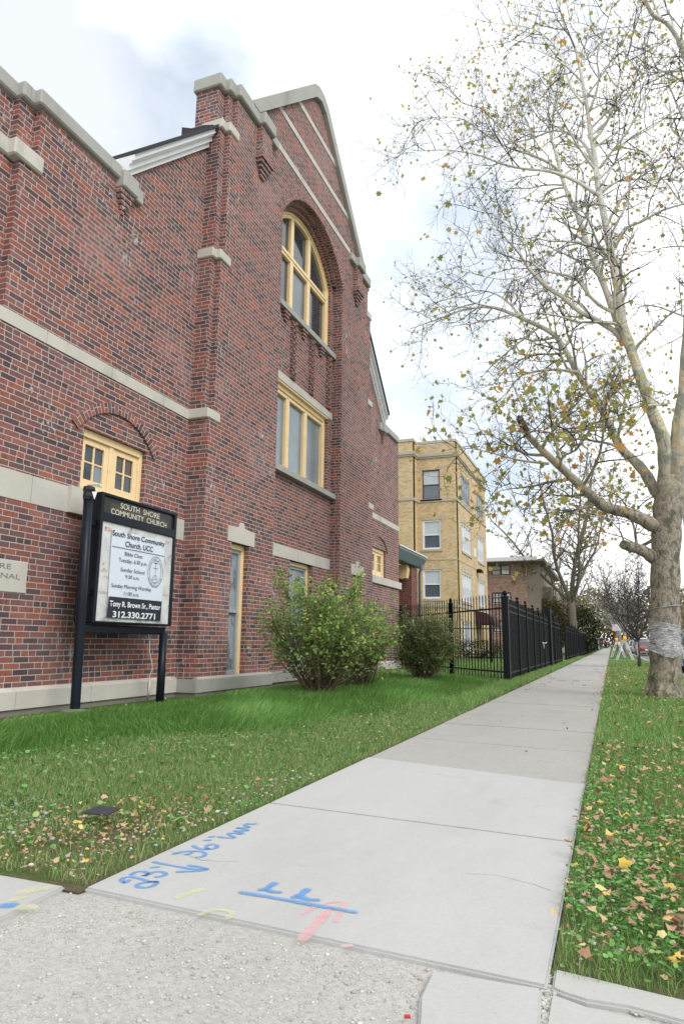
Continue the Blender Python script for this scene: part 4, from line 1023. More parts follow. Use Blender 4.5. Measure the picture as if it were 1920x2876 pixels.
BARK2=plain('grey_bark',(.16,.14,.11),.9,var=.35,vscale=9,bump=.6,bscale=25); BARKD=plain('dark_bark',(.075,.06,.05),.9,var=.3,vscale=9)
LEAFA=isl_ramp('sycamore_leaf',[(0,(.27,.31,.10)),(.35,(.40,.42,.14)),(.62,(.55,.52,.17)),(.8,(.62,.47,.14)),(.93,(.70,.38,.10)),(1,(.60,.25,.08))],.6,.3,.62)
LEAFB=isl_ramp('autumn_leaf',[(0,(.22,.15,.06)),(.4,(.32,.23,.10)),(.75,(.38,.30,.14)),(1,(.42,.24,.10))],.7,.2,.4)
LEAFY=isl_ramp('yellow_leaf',[(0,(.25,.26,.06)),(.5,(.42,.38,.10)),(1,(.50,.40,.12))],.7,.2,.4)
lt_v=[(0,-.5,0),(.16,-.28,.03),(.52,-.30,.10),(.34,.02,.05),(.44,.34,.08),(.14,.26,.0),(0,.62,-.10),(-.14,.26,.0),(-.44,.34,.08),(-.34,.02,.05),(-.52,-.30,.10),(-.16,-.28,.03)]
lt_f=[(0,1,11),(1,2,3),(1,3,9,11),(9,10,11),(3,4,5),(3,5,7,9),(7,8,9),(5,6,7)]
sq_v=[(0,-.5,0),(.35,0,.06),(0,.5,0),(-.35,0,.06)]; sq_f=[(0,1,2,3)]
class Tree:
    def __init__(s): s.big=MB(); s.tw=SegBag(); s.tips=[]; s.R=random.Random(11); s.tmin=.003
    def pathlen(s,P): return sum((P[i+1]-P[i]).length for i in range(len(P)-1))
    def at(s,P,Rd,t):
        L=s.pathlen(P)*t; 
        for i in range(len(P)-1):
            l=(P[i+1]-P[i]).length
            if L<=l or i==len(P)-2:
                k=min(1,L/max(l,1e-6)); return P[i].lerp(P[i+1],k),(P[i+1]-P[i]).normalized(),Rd[i]*(1-k)+Rd[i+1]*k
            L-=l
    def grow(s,p,d,L,r,up=.15,segs=5,wig=.28,grav=0):
        P=[p.copy()]; Rd=[r]; d=d.normalized()
        for i in range(segs):
            d=(d+Vector((s.R.gauss(0,wig),s.R.gauss(0,wig),s.R.gauss(0,wig)*.8+up-grav*i/segs))*.55).normalized()
            p=p+d*(L/segs); P.append(p.copy()); Rd.append(r*(1-(i+1)/segs*.82))
        return P,Rd
    def side(s,d,spread=1.0,up=.2):
        q=Vector((s.R.gauss(0,1),s.R.gauss(0,1),s.R.gauss(0,.8)+up)); q=q-d*q.dot(d)
        if q.length<.1: q=d.orthogonal()
        return (d*s.R.uniform(.35,.9)+q.normalized()*spread).normalized()
    def twigs(s,P,Rd,gap,L0,L1,leaf=1.,t0=.1,up=.1):
        n=max(1,int(s.pathlen(P)/gap))
        for i in range(n):
            t=t0+(1-t0)*(i+s.R.random())/n; q=s.at(P,Rd,min(t,1))
            TP,TR=s.grow(q[0],s.side(q[1],1.1,up),s.R.uniform(L0,L1),max(s.tmin,min(q[2]*.6,.007)),up,3,.5)
            s.tw.tube(TP,TR,3,False)
            for k in range(3):
                if s.R.random()<leaf: s.tips.append(TP[-1-(k%2)] + Vector((s.R.gauss(0,.05),s.R.gauss(0,.05),s.R.gauss(0,.05)-.03)))
    def laterals(s,P,Rd,gap,L0,L1,t0=.15,leaf=.5,up=.12,sub=.32,twg=.16,rmax=.03,grav=0):
        n=max(1,int(s.pathlen(P)*(1-t0)/gap))
        for i in range(n):
            t=t0+(1-t0)*(i+s.R.random())/n; q=s.at(P,Rd,min(t,1)); sc=1-.35*t
            LP,LR=s.grow(q[0],s.side(q[1],.9,.35),s.R.uniform(L0,L1)*sc,max(s.tmin*2.6,min(q[2]*.55,rmax)),up,6,.32,grav)
            (s.big if LR[0]>.012 else s.tw).tube(LP,LR,5,False)
            m_=max(1,int(s.pathlen(LP)/sub))
            for j in range(m_):
                t2=.2+.8*(j+s.R.random())/m_; q2=s.at(LP,LR,min(t2,1))
                SP,SR=s.grow(q2[0],s.side(q2[1],1.,.25),s.R.uniform(.35,.95)*(1.1-.5*t2),max(s.tmin*1.5,q2[2]*.7),up,4,.4,grav)
                s.tw.tube(SP,SR,4,False); s.twigs(SP,SR,twg,.12,.34,leaf,up=up)
            s.twigs(LP,LR,twg*2,.12,.3,leaf,.3,up)
# ---------------- main sycamore
T=Tree()
def c6(u,v): return (1100+.5230*u,.5230*v)
def c8(u,v): return (1400+.3316*u,1100+.3316*v)
def cs_(u,v): return (u,v)
def limb(fn,pts,ya,yb,n=10,lat=None,smooth=2,jit=0):
    P=[];Rd=[]
    for i,(u,v,r) in enumerate(pts):
        y=ya+(yb-ya)*i/(len(pts)-1); P.append(sight(*fn(u,v),1,y)); Rd.append(r*.86*y/12.)
    Q=smoothpts(P,3); R2=[]
    for i in range(len(P)-1):
        for k in range(3): R2.append(Rd[i]*(1-k/3)+Rd[i+1]*k/3)
    R2.append(Rd[-1])
    R2=[r*(1+.06*math.sin(i*1.9)) for i,r in enumerate(R2)]
    T.big.tube(Q,R2,n,True); return Q,R2
trunk_pts=[(1866,1985,.36),(1866,1962,.30),(1867,1925,.25),(1867,1870,.232),(1866,1800,.222),(1866,1700,.217),(1867,1600,.214),(1870,1500,.218),(1875,1430,.228),(1881,1375,.235),(1886,1340,.20)]
trunk_pts=[(u,v,r/.86) for u,v,r in trunk_pts]
tr,trr=limb(cs_,trunk_pts,12,12,20)
# root flare bumps
for a in (0,1.1,2.3,3.4,4.4,5.4):
    b=tr[2]; T.big.tube([b+Vector((.16*math.cos(a),.16*math.sin(a),.30)),b+Vector((.24*math.cos(a),.24*math.sin(a),.06)),b+Vector((.36*math.cos(a),.36*math.sin(a),-.14))],[.08,.09,.05],8)
L=lambda fn,pts,ya,yb,n=9: limb(fn,pts,ya,yb,n)
arms=[]
a1=L(c8,[(1380,1175,.10),(1300,1130,.135),(1200,1075,.125),(1080,1025,.11),(940,990,.10),(840,940,.098),(760,860,.092),(640,750,.085),(500,620,.076),(400,530,.07),(300,430,.064),(230,340,.058),(178,225,.05)],12,10.6,12); arms.append((a1,.42,.9,2.3,.35,.95))
a0=L(c8,[(1370,1480,.10),(1300,1405,.12),(1240,1360,.11),(1170,1330,.10),(1100,1312,.097),(1045,1290,.085)],12,11.6,12)
a3=L(c8,[(1400,960,.10),(1350,870,.115),(1290,780,.105),(1230,680,.10),(1150,590,.092),(1050,500,.083),(990,400,.078),(940,290,.072),(890,190,.068),(830,80,.064)],12,12.8,12)
a3b=L(c6,[(1085,2140,.066),(1050,2085,.064),(1000,2010,.062),(930,1880,.058),(860,1790,.052),(700,1710,.044),(540,1650,.034),(380,1665,.024),(230,1720,.014),(100,1765,.007)],12.8,13.4); arms.append((a3,.6,.9,2.0,.4,.55)); arms.append((a3b,.38,.9,2.2,.05,.4))
a2=L(c8,[(1420,960,.14),(1410,800,.145),(1410,640,.135),(1400,460,.13),(1370,340,.122),(1310,200,.112),(1250,60,.104)],12,11.7,14)
a2b=L(c6,[(1400,2190,.108),(1366,2118,.105),(1290,1900,.098),(1240,1750,.093),(1220,1600,.087),(1190,1430,.08),(1160,1280,.073),(1130,1120,.066),(1105,1000,.06),(1090,860,.054),(1065,720,.048),(1050,600,.043),(1030,480,.038),(1010,380,.033),(980,250,.027),(920,120,.02),(890,-40,.014)],11.7,11.0,12); arms.append((a2b,.5,.9,2.2,.12,.5))
more=[([(1245,1840,.06),(1180,1770,.058),(1080,1710,.054),(1000,1670,.05),(920,1600,.047),(830,1540,.042),(740,1450,.036),(690,1370,.03),(620,1290,.024),(560,1220,.018),(480,1100,.012),(400,1000,.007)],11.7,10.4),
([(1240,1850,.07),(1190,1680,.072),(1140,1540,.068),(1085,1400,.062),(1040,1290,.056),(1000,1170,.051),(950,1060,.046),(910,950,.041),(880,830,.036),(850,720,.03),(840,600,.025),(850,450,.018),(860,300,.013),(850,150,.008)],11.7,13.2),
([(1110,1050,.045),(1000,980,.040),(900,935,.036),(810,915,.032),(700,905,.028),(590,880,.024),(470,835,.018),(300,805,.013),(150,810,.009),(40,790,.005)],11.2,10.2),
([(1095,960,.042),(1075,860,.037),(1010,750,.032),(880,700,.026),(760,740,.019),(640,770,.013),(500,800,.008)],11.2,12.4),
([(900,930,.034),(850,880,.032),(740,830,.028),(620,790,.024),(500,720,.018),(380,640,.013),(230,630,.009),(60,680,.005)],12.3,11.2),
([(750,830,.026),(650,760,.023),(590,690,.021),(520,620,.018),(480,580,.016),(370,550,.011),(300,470,.008),(180,400,.005)],12.,13.),
([(1085,750,.038),(1150,660,.034),(1190,560,.030),(1220,430,.026),(1270,280,.022),(1300,150,.018),(1340,-20,.012)],11.2,12.8),
([(1112,905,.03),(1190,800,.025),(1260,710,.021),(1340,570,.017),(1410,430,.013),(1500,300,.008)],11.2,10.2),
([(1128,995,.03),(1200,860,.026),(1240,770,.023),(1400,680,.017),(1560,560,.01)],11.2,13.),
([(1195,1330,.034),(1260,1225,.029),(1340,1190,.026),(1450,1130,.023),(1600,1085,.017)],11.5,10.6),
([(1215,1690,.042),(1130,1650,.037),(1060,1590,.034),(1000,1510,.031),(940,1480,.027),(850,1460,.024),(760,1420,.021),(730,1330,.017),(690,1250,.013),(640,1190,.010),(520,1140,.006)],11.6,10.2),
([(995,2000,.034),(880,1985,.028),(770,1995,.024),(690,2020,.02),(630,2090,.014),(560,2170,.008)],12.8,11.8),
([(700,1715,.028),(640,1640,.023),(560,1580,.018),(460,1560,.013),(350,1590,.009),(180,1640,.005)],13.1,14.),
([(930,1860,.028),(970,1770,.024),(940,1680,.019),(900,1610,.012)],13,13.5),
([(1030,1110,.02),(1090,1080,.018),(1200,980,.014),(1330,960,.01),(1560,970,.006)],12.4,13),
([(1060,600,.03),(1110,430,.024),(1100,300,.02),(1150,130,.014),(1190,0,.01)],11.1,10.2),
([(1030,560,.03),(960,470,.026),(900,290,.02),(830,200,.016),(740,150,.012),(600,130,.008),(440,110,.005)],11.1,12),
([(1060,2130,.03),(1160,2060,.03),(1260,2040,.024),(1340,2080,.016),(1480,2120,.01)],12.8,13.6),
([(700,1480,.016),(600,1500,.012),(480,1480,.009),(330,1440,.006)],10.6,10.1),
([(1050,1300,.02),(900,1330,.016),(760,1400,.012),(600,1400,.008),(420,1380,.005)],12.6,12.0)]
for pts,ya,yb in more:
    a=L(c6,pts,ya,yb,7); arms.append((a,.40,.7,1.7,.15,.45))
# second brown stem at the right edge and what hangs from it
rs=L(cs_,[(1888,1410,.20),(1902,1320,.175),(1912,1200,.165),(1926,1100,.158),(1936,950,.145),(1942,850,.135),(1952,700,.12),(1965,500,.10),(1985,250,.07),(2000,0,.04)],12,11.3,12); arms.append((rs,.7,1.0,2.4,.35,.4))
ps=L(c8,[(1475,560,.08),(1490,430,.08),(1495,300,.078),(1520,180,.074),(1575,80,.07),(1640,-60,.06)],12,12.6,9)
tr_=L(c6,[(1700,620,.06),(1640,450,.06),(1568,300,.056),(1530,200,.052),(1470,120,.049),(1400,80,.047),(1360,0,.045),(1320,-120,.04)],11.4,10,8); arms.append((tr_,.5,.7,1.6,.2,.3))
for pts,ya,yb in (([(1700,1100,.03),(1568,1100,.02),(1450,960,.012),(1380,1000,.007)],11.5,11),([(1720,1750,.03),(1568,1700,.02),(1400,1640,.012),(1280,1660,.006)],11.8,11.2),([(1720,1400,.03),(1600,1330,.018),(1450,1330,.01),(1330,1380,.006)],11.7,12.4)):
    a=L(c6,pts,ya,yb,6); arms.append((a,.35,.6,1.4,.1,.5))
extra8=[([(420,610,.03),(330,600,.027),(200,585,.022),(90,560,.018),(-60,520,.014),(-250,480,.010),(-420,490,.006)],10.9,10.2),
([(515,650,.03),(540,550,.026),(640,500,.02),(740,370,.015),(850,250,.011),(900,180,.007)],11.0,10.2),
([(900,300,.035),(800,300,.03),(690,330,.028),(560,350,.022),(450,390,.016),(330,470,.01),(150,500,.006)],12.9,11.5),
([(1060,1285,.016),(1030,1190,.014),(980,1130,.012),(900,1060,.010),(760,1040,.008),(600,1030,.006)],11.6,11.),
([(1055,370,.022),(1120,300,.018),(1200,220,.014),(1260,150,.008)],13,13.4),
([(1450,100,.016),(1350,110,.018),(1230,120,.02),(1100,130,.018),(960,90,.014),(820,70,.010),(700,80,.006)],11.6,10.6),
([(1330,870,.014),(1200,960,.012),(1080,1100,.009),(930,1120,.006)],12,12.8),
([(1310,1250,.03),(1180,1310,.03),(1150,1180,.024),(1120,1080,.018),(1030,900,.012),(860,820,.008)],13,14),
([(150,590,.012),(80,700,.010),(150,950,.008),(230,1080,.006),(330,1225,.004)],10.6,10.2),
([(290,430,.02),(340,330,.014),(280,230,.010),(220,120,.007),(160,20,.005)],10.7,10.2),
([(310,420,.018),(400,300,.013),(470,160,.009),(520,30,.006)],10.7,11.3)]
for pts,ya,yb in extra8:
    a=L(c8,pts,ya,yb,6); arms.append((a,.30,.5,1.2,.1,1.15))
for (P,Rd),gap,l0,l1,t0,lf in arms:
    T.laterals(P,Rd,gap*.50,l0,l1*1.15,t0,min(lf,.62)*.33,up=.10,grav=.25,sub=.19,twg=.105)
syc=thing('sycamore_tree','large pale mottled sycamore with plastic wrapped trunk on the verge','tree',(.75,12,0))
build('trunk',T.big,BARK,syc,recalc=False,uv=False); build('twigs',T.tw,TWIG,syc,recalc=False,uv=False)
tip=np.array([tuple(p) for p in T.tips],dtype=np.float32)
n=len(tip); low=tip[:,2]<5.2
sz=RNG.uniform(.045,.085,n)*(1+.3*low); big_=RNG.uniform(0,1,n)<.05; sz[big_]*=1.6
keep_=(tip[:,2]<5.6)|(RNG.uniform(0,1,n)<.62); tip=tip[keep_]; sz=sz[keep_]; n=len(tip)
lo=scatter('foliage',lt_v,lt_f,tip,rots(n,RNG.normal(PI/2.6,.5,n),sz),LEAFA,syc)
print('SYC twigs',len(T.tw.a),'leaves',n)
# broken black end and wrap
m=MB(); q=[sight(*c8(u,v),1,10.62) for u,v in ((235,350),(205,285),(175,222),(160,205))]; m.tube(q,[.057,.056,.05,.02],8); build('broken_end',m,BARKD,syc)
t=NT('plastic_wrap'); p=t.coord('Object',(1,1,5)); n_=t.noise(9,p,6,.7,1.5)
t.bump(n_,1.,.03); t.bsdf.inputs['Alpha'].default_value=1
a_=t.step(n_,.40,.64,.25,.75); tr2=t.new('ShaderNodeBsdfTransparent'); ms=t.new('ShaderNodeMixShader'); o_=[x for x in t.n if x.type=='OUTPUT_MATERIAL'][0]
t.put(ms.inputs[0],a_); t.t.links.new(tr2.outputs[0],ms.inputs[1]); t.t.links.new(t.bsdf.outputs[0],ms.inputs[2]); t.t.links.new(ms.outputs[0],o_.inputs[0])
WRAP=t.done(t.mix(t.step(n_,.4,.6),(.62,.67,.74),(.95,.97,1.)),.15,spec=.6)
m=MB(); ZB,ZT=.84,1.17
P0=sight(1858,1850,1,12); nseg=40; rows=14
V=[]
for j in range(rows+1):
    z=ZB-.16+(ZT-ZB+.16)*j/rows
    k=min(range(len(tr)),key=lambda i:abs(tr[i].z-z)); c=tr[k]; r=trr[k]
    for i in range(nseg):
        a=2*PI*i/nseg; rr=r*1.02+.012+.008*math.sin(j*2.3+a*2)+.006*math.sin(a*7+j)
        zz=z+(.06*math.sin(a*2+1) if j in(0,rows) else .02*math.sin(a*3+j))
        V.append((c.x+rr*math.cos(a),c.y+rr*math.sin(a),zz))
m.mesh(V,[(j*nseg+i,j*nseg+(i+1)%nseg,(j+1)*nseg+(i+1)%nseg,(j+1)*nseg+i) for j in range(rows) for i in range(nseg)],True)
build('plastic_wrap',m,WRAP,syc,recalc=False,uv=False)
m=MB(); c=min(tr,key=lambda q:abs(q.z-1.39)); m.tube([(c.x+.232*math.cos(a),c.y+.232*math.sin(a),1.39+.03*math.sin(a*1.0+2)) for a in [2*PI*i/24 for i in range(25)]],.006,5,False); build('wire',m,ALU,syc,recalc=False,uv=False)

# ---------------- generic street tree
def street_tree(name,label,loc,H,r,spread,seed,bark,leafmat,leafn,fork=.3,nmain=6,group=None,lsize=(.08,.16),twg=.3,sub=.5,crown='foliage',lean=(0,0),tmpl=0,tmin=.005,lg=.055):
    T=Tree(); T.tmin=tmin; T.R=random.Random(seed); R=T.R
    base=Vector(loc); zt=H*fork
    P=[base+Vector((0,0,-.1)),base+Vector((0,0,zt*.3)),base+Vector((lean[0]*.5,lean[1]*.5,zt*.7)),base+Vector((lean[0],lean[1],zt))]
    T.big.tube(P,[r*1.35,r*1.05,r,r*.92],12)
    for i in range(nmain):
        a=2*PI*i/nmain+R.uniform(-.4,.4); d=Vector((math.cos(a)*spread,math.sin(a)*spread,R.uniform(.55,1.3)))
        if i==0: d=Vector((.05,.1,1.4))
        st=P[-1]-Vector((0,0,R.uniform(0,zt*.22)))
        LP,LR=T.grow(st,d,(H-zt)*R.uniform(.75,1.05),r*R.uniform(.4,.62),.22,8,.22)
        T.big.tube(LP,LR,7,False)
        T.laterals(LP,LR,H*lg,H*.12,H*.30,.18,leafn,up=.12,sub=sub,twg=twg,rmax=r*.3)
    t=thing(name,label,'tree',loc,group)
    build('trunk',T.big,bark,t,recalc=False,uv=False); build('twigs',T.tw,bark,t,recalc=False,uv=False)
    if leafn>0 and T.tips:
        tp=np.array([tuple(p) for p in T.tips],dtype=np.float32); N=len(tp)
        scatter('foliage',sq_v if tmpl else lt_v,sq_f if tmpl else lt_f,tp,rots(N,None,RNG.uniform(*lsize,N)),leafmat,t)
    print(name,len(T.tw.a),len(T.tips)); return t
street_tree('sycamore_tree','thick grey forked tree with thin autumn leaves rising behind the black fence',(-2.85,60,0),17.5,.31,.72,5,BARK2,LEAFB,.36,.27,6,None,(.13,.22),.27,.48,tmin=.012,lg=.030)
DKB=plain('young_bark',(.06,.05,.05),.85)
yt=street_tree('young_tree','slender young bare tree with white wrapped trunk beside the large sycamore',(.93,28,0),3.9,.055,1.0,8,DKB,LEAFB,0,.30,9,None,twg=.12,sub=.17,tmin=.0065,lg=.05)
m=MB(); m.tube([(.93,28,.30),(.925,28,.5),(.925,28,.93)],[.055,.057,.053],9); build('trunk_wrap',m,plain('white_tree_wrap',(.62,.62,.62),.5,bump=.6,bscale=40),yt)
m=MB(); 
for i in range(70): 
    a=random.uniform(0,2*PI); h=random.uniform(.12,.32); m.face([(.93+.04*math.cos(a),28+.04*math.sin(a),0),(.94+.05*math.cos(a),28+.05*math.sin(a),0),(.93+.2*math.cos(a)*h*2,28+.2*math.sin(a)*h*2,h)])
kind(tag(build('weed_tuft',m,GR_L),'tall green weeds round the foot of the young tree','weeds'),'stuff')
BARK3=plain('pale_far_bark',(.27,.25,.235),.9)
far=[((1.0,58,0),9,.14,'bare grey verge tree beyond the barricades',BARK3,LEAFB,.12,31,.8),((.9,82,0),11,.2,'tall bare verge tree farther up the street',BARK3,LEAFY,.25,32,.9),((1.0,112,0),12,.22,'distant bare verge tree near the parked cars',BARK3,LEAFY,.3,33,1.),
 ((-3.4,62,0),9.5,.25,'bare spreading yard tree behind the far fence',BARK2,LEAFB,.35,34,1.1),((15.5,62,0),12,.3,'tree with pale yellow leaves across the street',BARK2,LEAFY,.6,35,1.),((16.,95,0),13,.3,'distant yellowing tree across the street',BARK2,LEAFY,.6,36,1.),((-4.5,95,0),10,.3,'brown leaved tree far behind the fence row',BARK2,LEAFB,.6,37,1.),((15.,38,0),11,.3,'yellow leaved tree across the street at the right edge',BARK2,LEAFY,.5,38,1.)]
for loc,H,r,lab,bk,lf,ln,sd_,sp_ in far:
    street_tree('street_tree',lab,loc,H,r,sp_,sd_,bk,lf,ln,.24,6,None,(.16,.30),.42,.6,tmpl=1,tmin=.011*max(1,loc[1]/70),lg=.042)
# evergreen mass behind the fence
def crownblob(name,label,cat,c,rad,n,mat,s0,s1,stem=None,stemmat=None,flat=1.):
    t=thing(name,label,cat,(c[0],c[1],0)); U=RNG.normal(0,1,(n,3)); U/=np.linalg.norm(U,axis=1)[:,None]
    rr=RNG.uniform(.25,1,n)**.4; lump=1+.22*np.sin(U[:,0]*5+1)*np.sin(U[:,2]*6+U[:,1]*4)+.12*np.sin(U[:,1]*11)
    P=np.array(c)+U*rr[:,None]*lump[:,None]*np.array(rad)
    scatter('foliage',sq_v,sq_f,P.astype(np.float32),rots(n,None,RNG.uniform(s0,s1,n)),mat,t)
    m=MB()
    for i in range(stem or 5):
        a=random.uniform(0,2*PI); m.tube([(c[0]+.1*math.cos(a),c[1]+.1*math.sin(a),-.05),(c[0]+rad[0]*.3*math.cos(a),c[1]+rad[1]*.3*math.sin(a),c[2]*.6),(c[0]+rad[0]*.6*math.cos(a),c[1]+rad[1]*.6*math.sin(a),c[2]+rad[2]*.4)],[.05,.035,.01],5)
    build('stems',m,stemmat or BARKD,t,recalc=False,uv=False); return t
EVG=isl_ramp('dark_evergreen',[(0,(.012,.022,.008)),(.5,(.03,.05,.018)),(.85,(.07,.08,.025)),(1,(.16,.14,.04))],.7,.2)
OLV=isl_ramp('olive_foliage',[(0,(.05,.06,.02)),(.5,(.11,.11,.04)),(.85,(.2,.16,.06)),(1,(.3,.2,.08))],.7,.2,.3)
crownblob('evergreen_shrub','dark green bushy evergreen behind the fence beside the forked tree','shrub',(-2.55,67,2.2),(1.9,1.8,2.2),6500,EVG,.12,.24)
crownblob('evergreen_shrub','olive brown bushy shrub farther behind the fence','shrub',(-5.0,62,2.4),(2.0,3,2.4),6000,OLV,.16,.3)
def belt(name,label,x0,x1,y0,y1,h0,h1,n,mat,s0,s1):
    x=RNG.uniform(x0,x1,n); y=RNG.uniform(y0,y1,n); top=h0+(h1-h0)*(.5+.5*np.sin(x*.35)*np.sin(x*.13+y*.1+1)); z=RNG.uniform(0,1,n)**.8*top
    o=scatter(name,sq_v,sq_f,np.stack([x,y,z],1).astype(np.float32),rots(n,None,RNG.uniform(s0,s1,n)),mat); kind(tag(o,label,'trees'),'stuff')
HAZY=isl_ramp('far_foliage',[(0,(.13,.13,.08)),(.4,(.22,.20,.12)),(.8,(.32,.27,.17)),(1,(.36,.26,.14))],.9,.1,.3)
belt('far_trees','distant belt of olive and brown trees closing the end of the street',-18,60,205,240,11,19,22000,HAZY,.6,1.3)
belt('far_trees','olive tree belt across the street beyond the parked cars',16,34,110,200,7,14,14000,HAZY,.5,1.1)
belt('far_trees','pale brown trees far off on the left behind the houses',-60,-8,150,170,5,9,6000,HAZY,.6,1.3)

# ================================================================== BUSHES
BSTEM=plain('bush_stem',(.15,.11,.07),.9,var=.35,vscale=20)
bl_v=[(0,-.5,0),(.30,-.25,.06),(.40,.05,.08),(.18,.32,.03),(0,.55,-.05),(-.18,.32,.03),(-.40,.05,.08),(-.30,-.25,.06)]; bl_f=[(0,1,7),(1,2,6,7),(2,3,5,6),(3,4,5)]
BLEAF=isl_ramp('light_bush_leaf',[(0,(.14,.27,.06)),(.35,(.24,.42,.11)),(.7,(.36,.55,.18)),(.88,(.54,.60,.20)),(1,(.70,.65,.20))],.55,.3,.45)
BLEAF2=isl_ramp('dark_bush_leaf',[(0,(.08,.15,.055)),(.4,(.16,.26,.09)),(.75,(.26,.36,.14)),(.92,(.40,.38,.16)),(1,(.42,.25,.11))],.55,.3,.35)
def bush(label,base,rx,ry,H,nst,nleaf,ls,mat,seed,spray=0,z0=.25,dense=1.):
    R=random.Random(seed); t=thing('bush',label,'bush',(base[0],base[1],.03)); m=MB(); tips=[]
    b=Vector((base[0],base[1],.0)); T=Tree(); T.R=R
    for i in range(nst):
        a=R.uniform(0,2*PI); e=R.uniform(.1,1)**.6
        h=H*(R.uniform(.75,1.0) if R.random()>.25 else R.uniform(.4,.8))*(1-.28*e*e)
        end=b+Vector((rx*e*math.cos(a),ry*e*math.sin(a),h)); s0=b+Vector((R.uniform(-.13,.13),R.uniform(-.12,.12),0))
        mid=s0.lerp(end,.45)+Vector((rx*.12*math.cos(a),ry*.12*math.sin(a),H*.03))
        P=smoothpts([s0,mid,end],5); n=len(P); P=[p+Vector((R.gauss(0,.012),R.gauss(0,.012),0)) for p in P]
        m.tube(P,[.011*(1-.75*k/n) for k in range(n)],4,False)
        for k in range(10):
            tt=R.uniform(.22,1); j=min(n-2,int(tt*(n-1))); q=P[j]
            SP,SR=T.grow(q,T.side((P[j+1]-P[j]).normalized(),1.,.4),R.uniform(.12,.42),.004,.12,4,.4); m.tube(SP,SR,3,False)
            for s_ in range(3):
                TP,TR=T.grow(SP[-1-s_],T.side((SP[-1]-SP[-2]).normalized(),1.,.3),R.uniform(.05,.18),.002,.05,2,.4); m.tube(TP,TR,3,False); tips+=[TP[-1],TP[1],SP[-1-s_]]
    for i in range(spray):
        a=R.uniform(0,2*PI); s0=b+Vector((rx*.5*math.cos(a),ry*.5*math.sin(a),H*.8)); P,Rd=T.grow(s0,Vector((math.cos(a)*.6,math.sin(a)*.6,.9)),R.uniform(.3,.6),.005,.1,6,.25); m.tube(P,Rd,3,False); tips+=P[1:]*3
    tp=np.array([tuple(p) for p in tips]); k=RNG.integers(0,len(tp),nleaf); P=tp[k]+RNG.normal(0,.035,(nleaf,3))
    P=P[P[:,2]>z0*RNG.uniform(.4,1.6,nleaf)]
    N=len(P); ss=RNG.uniform(*ls,N)
    build('stems',m,BSTEM,t,recalc=False,uv=False); scatter('foliage',bl_v,bl_f,P.astype(np.float32),rots(N,RNG.normal(.2,.7,N),ss),mat,t); return t
bush('large loose light green bush with bare brown lower stems in front of the tall windows',(-3.92,9.2),.84,.75,1.72,84,12500,(.03,.066),BLEAF,3,18,.62)
bush('lower leafy bush growing right behind the large light green bush',(-4.05,11.3),.72,.65,1.34,44,7500,(.03,.07),BLEAF,4,8,.35)
bush('rounded dense dark green bush in front of the diagonal fence',(-3.64,14.3),.66,.58,1.46,80,24000,(.022,.046),BLEAF2,6,3,.30)

# ================================================================== FENCES
def finial(mb,x,y,z,s=1.):  # spear
    mb.lathe((x,y,z),[(.010*s,0),(.016*s,.01*s),(.010*s,.025*s),(.016*s,.06*s),(.006*s,.075*s),(.017*s,.085*s),(.010*s,.11*s),(.002*s,.15*s)],6)
def post(mb,x,y,z0,z1,r,ball=.05):
    mb.lathe((x,y,0),[(r,z0),(r,z1-.02),(r*1.15,z1-.015),(r*1.15,z1),(r*.5,z1+.02),(r*.3,z1+.05),(ball*.8,z1+.06),(ball,z1+.06+ball*.7),(ball*.7,z1+.06+ball*1.5),(ball*.15,z1+.06+ball*1.9)],12)
def fence_run(name,label,A,B,posts,H,gap,railz,style='spear',sq=.016,z0=.06,postw=.05,pm='round',group=None):
    A=Vector((*A,0)); B=Vector((*B,0)); d=(B-A); Ln=d.length; d.normalize()
    t=thing(name,label,'fence',(A.x,A.y,0),group); m=MB()
    for z in railz: m.beam(A+Vector((0,0,z)),B+Vector((0,0,z)),.036,.036)
    n=int(Ln/gap)
    for i in range(1,n):
        p=A+d*(i*Ln/n)
        if min((p-(A+d*q)).length for q in posts)<postw*1.1: continue
        m.box(p.x-sq/2,p.x+sq/2,p.y-sq/2,p.y+sq/2,z0,H)
        if style=='spear': finial(m,p.x,p.y,H)
    build('picket_panel',m,BLACK,t,recalc=False,uv=False)
    for q in posts:
        p=A+d*q; mm=MB()
        if pm=='round': post(mm,p.x,p.y,-.1,H+.04,postw,.04)
        else:
            mm.bbox(p.x-postw,p.x+postw,p.y-postw,p.y+postw,-.1,H+.03,.006); mm.lathe((p.x,p.y,H+.03),[(postw*1.2,0),(postw*1.2,.015),(postw*.3,.02),(postw*.3,.04),(.03,.05),(.042,.075),(.03,.105),(.005,.12)],8)
        build('post',mm,BLACK,t,recalc=False,uv=False)
    return t
# diagonal run between the church corner and the sidewalk
FA=(-5.98,20.45); FC=(-2.1,15.35)
FL=math.hypot(FA[0]-FC[0],FA[1]-FC[1])
fence_run('fence','tall black spear topped iron fence between the church corner and the sidewalk',FA,FC,[0.0,FL*.56],1.78,.150,(1.58,.20),'spear',.02,.05,.065)
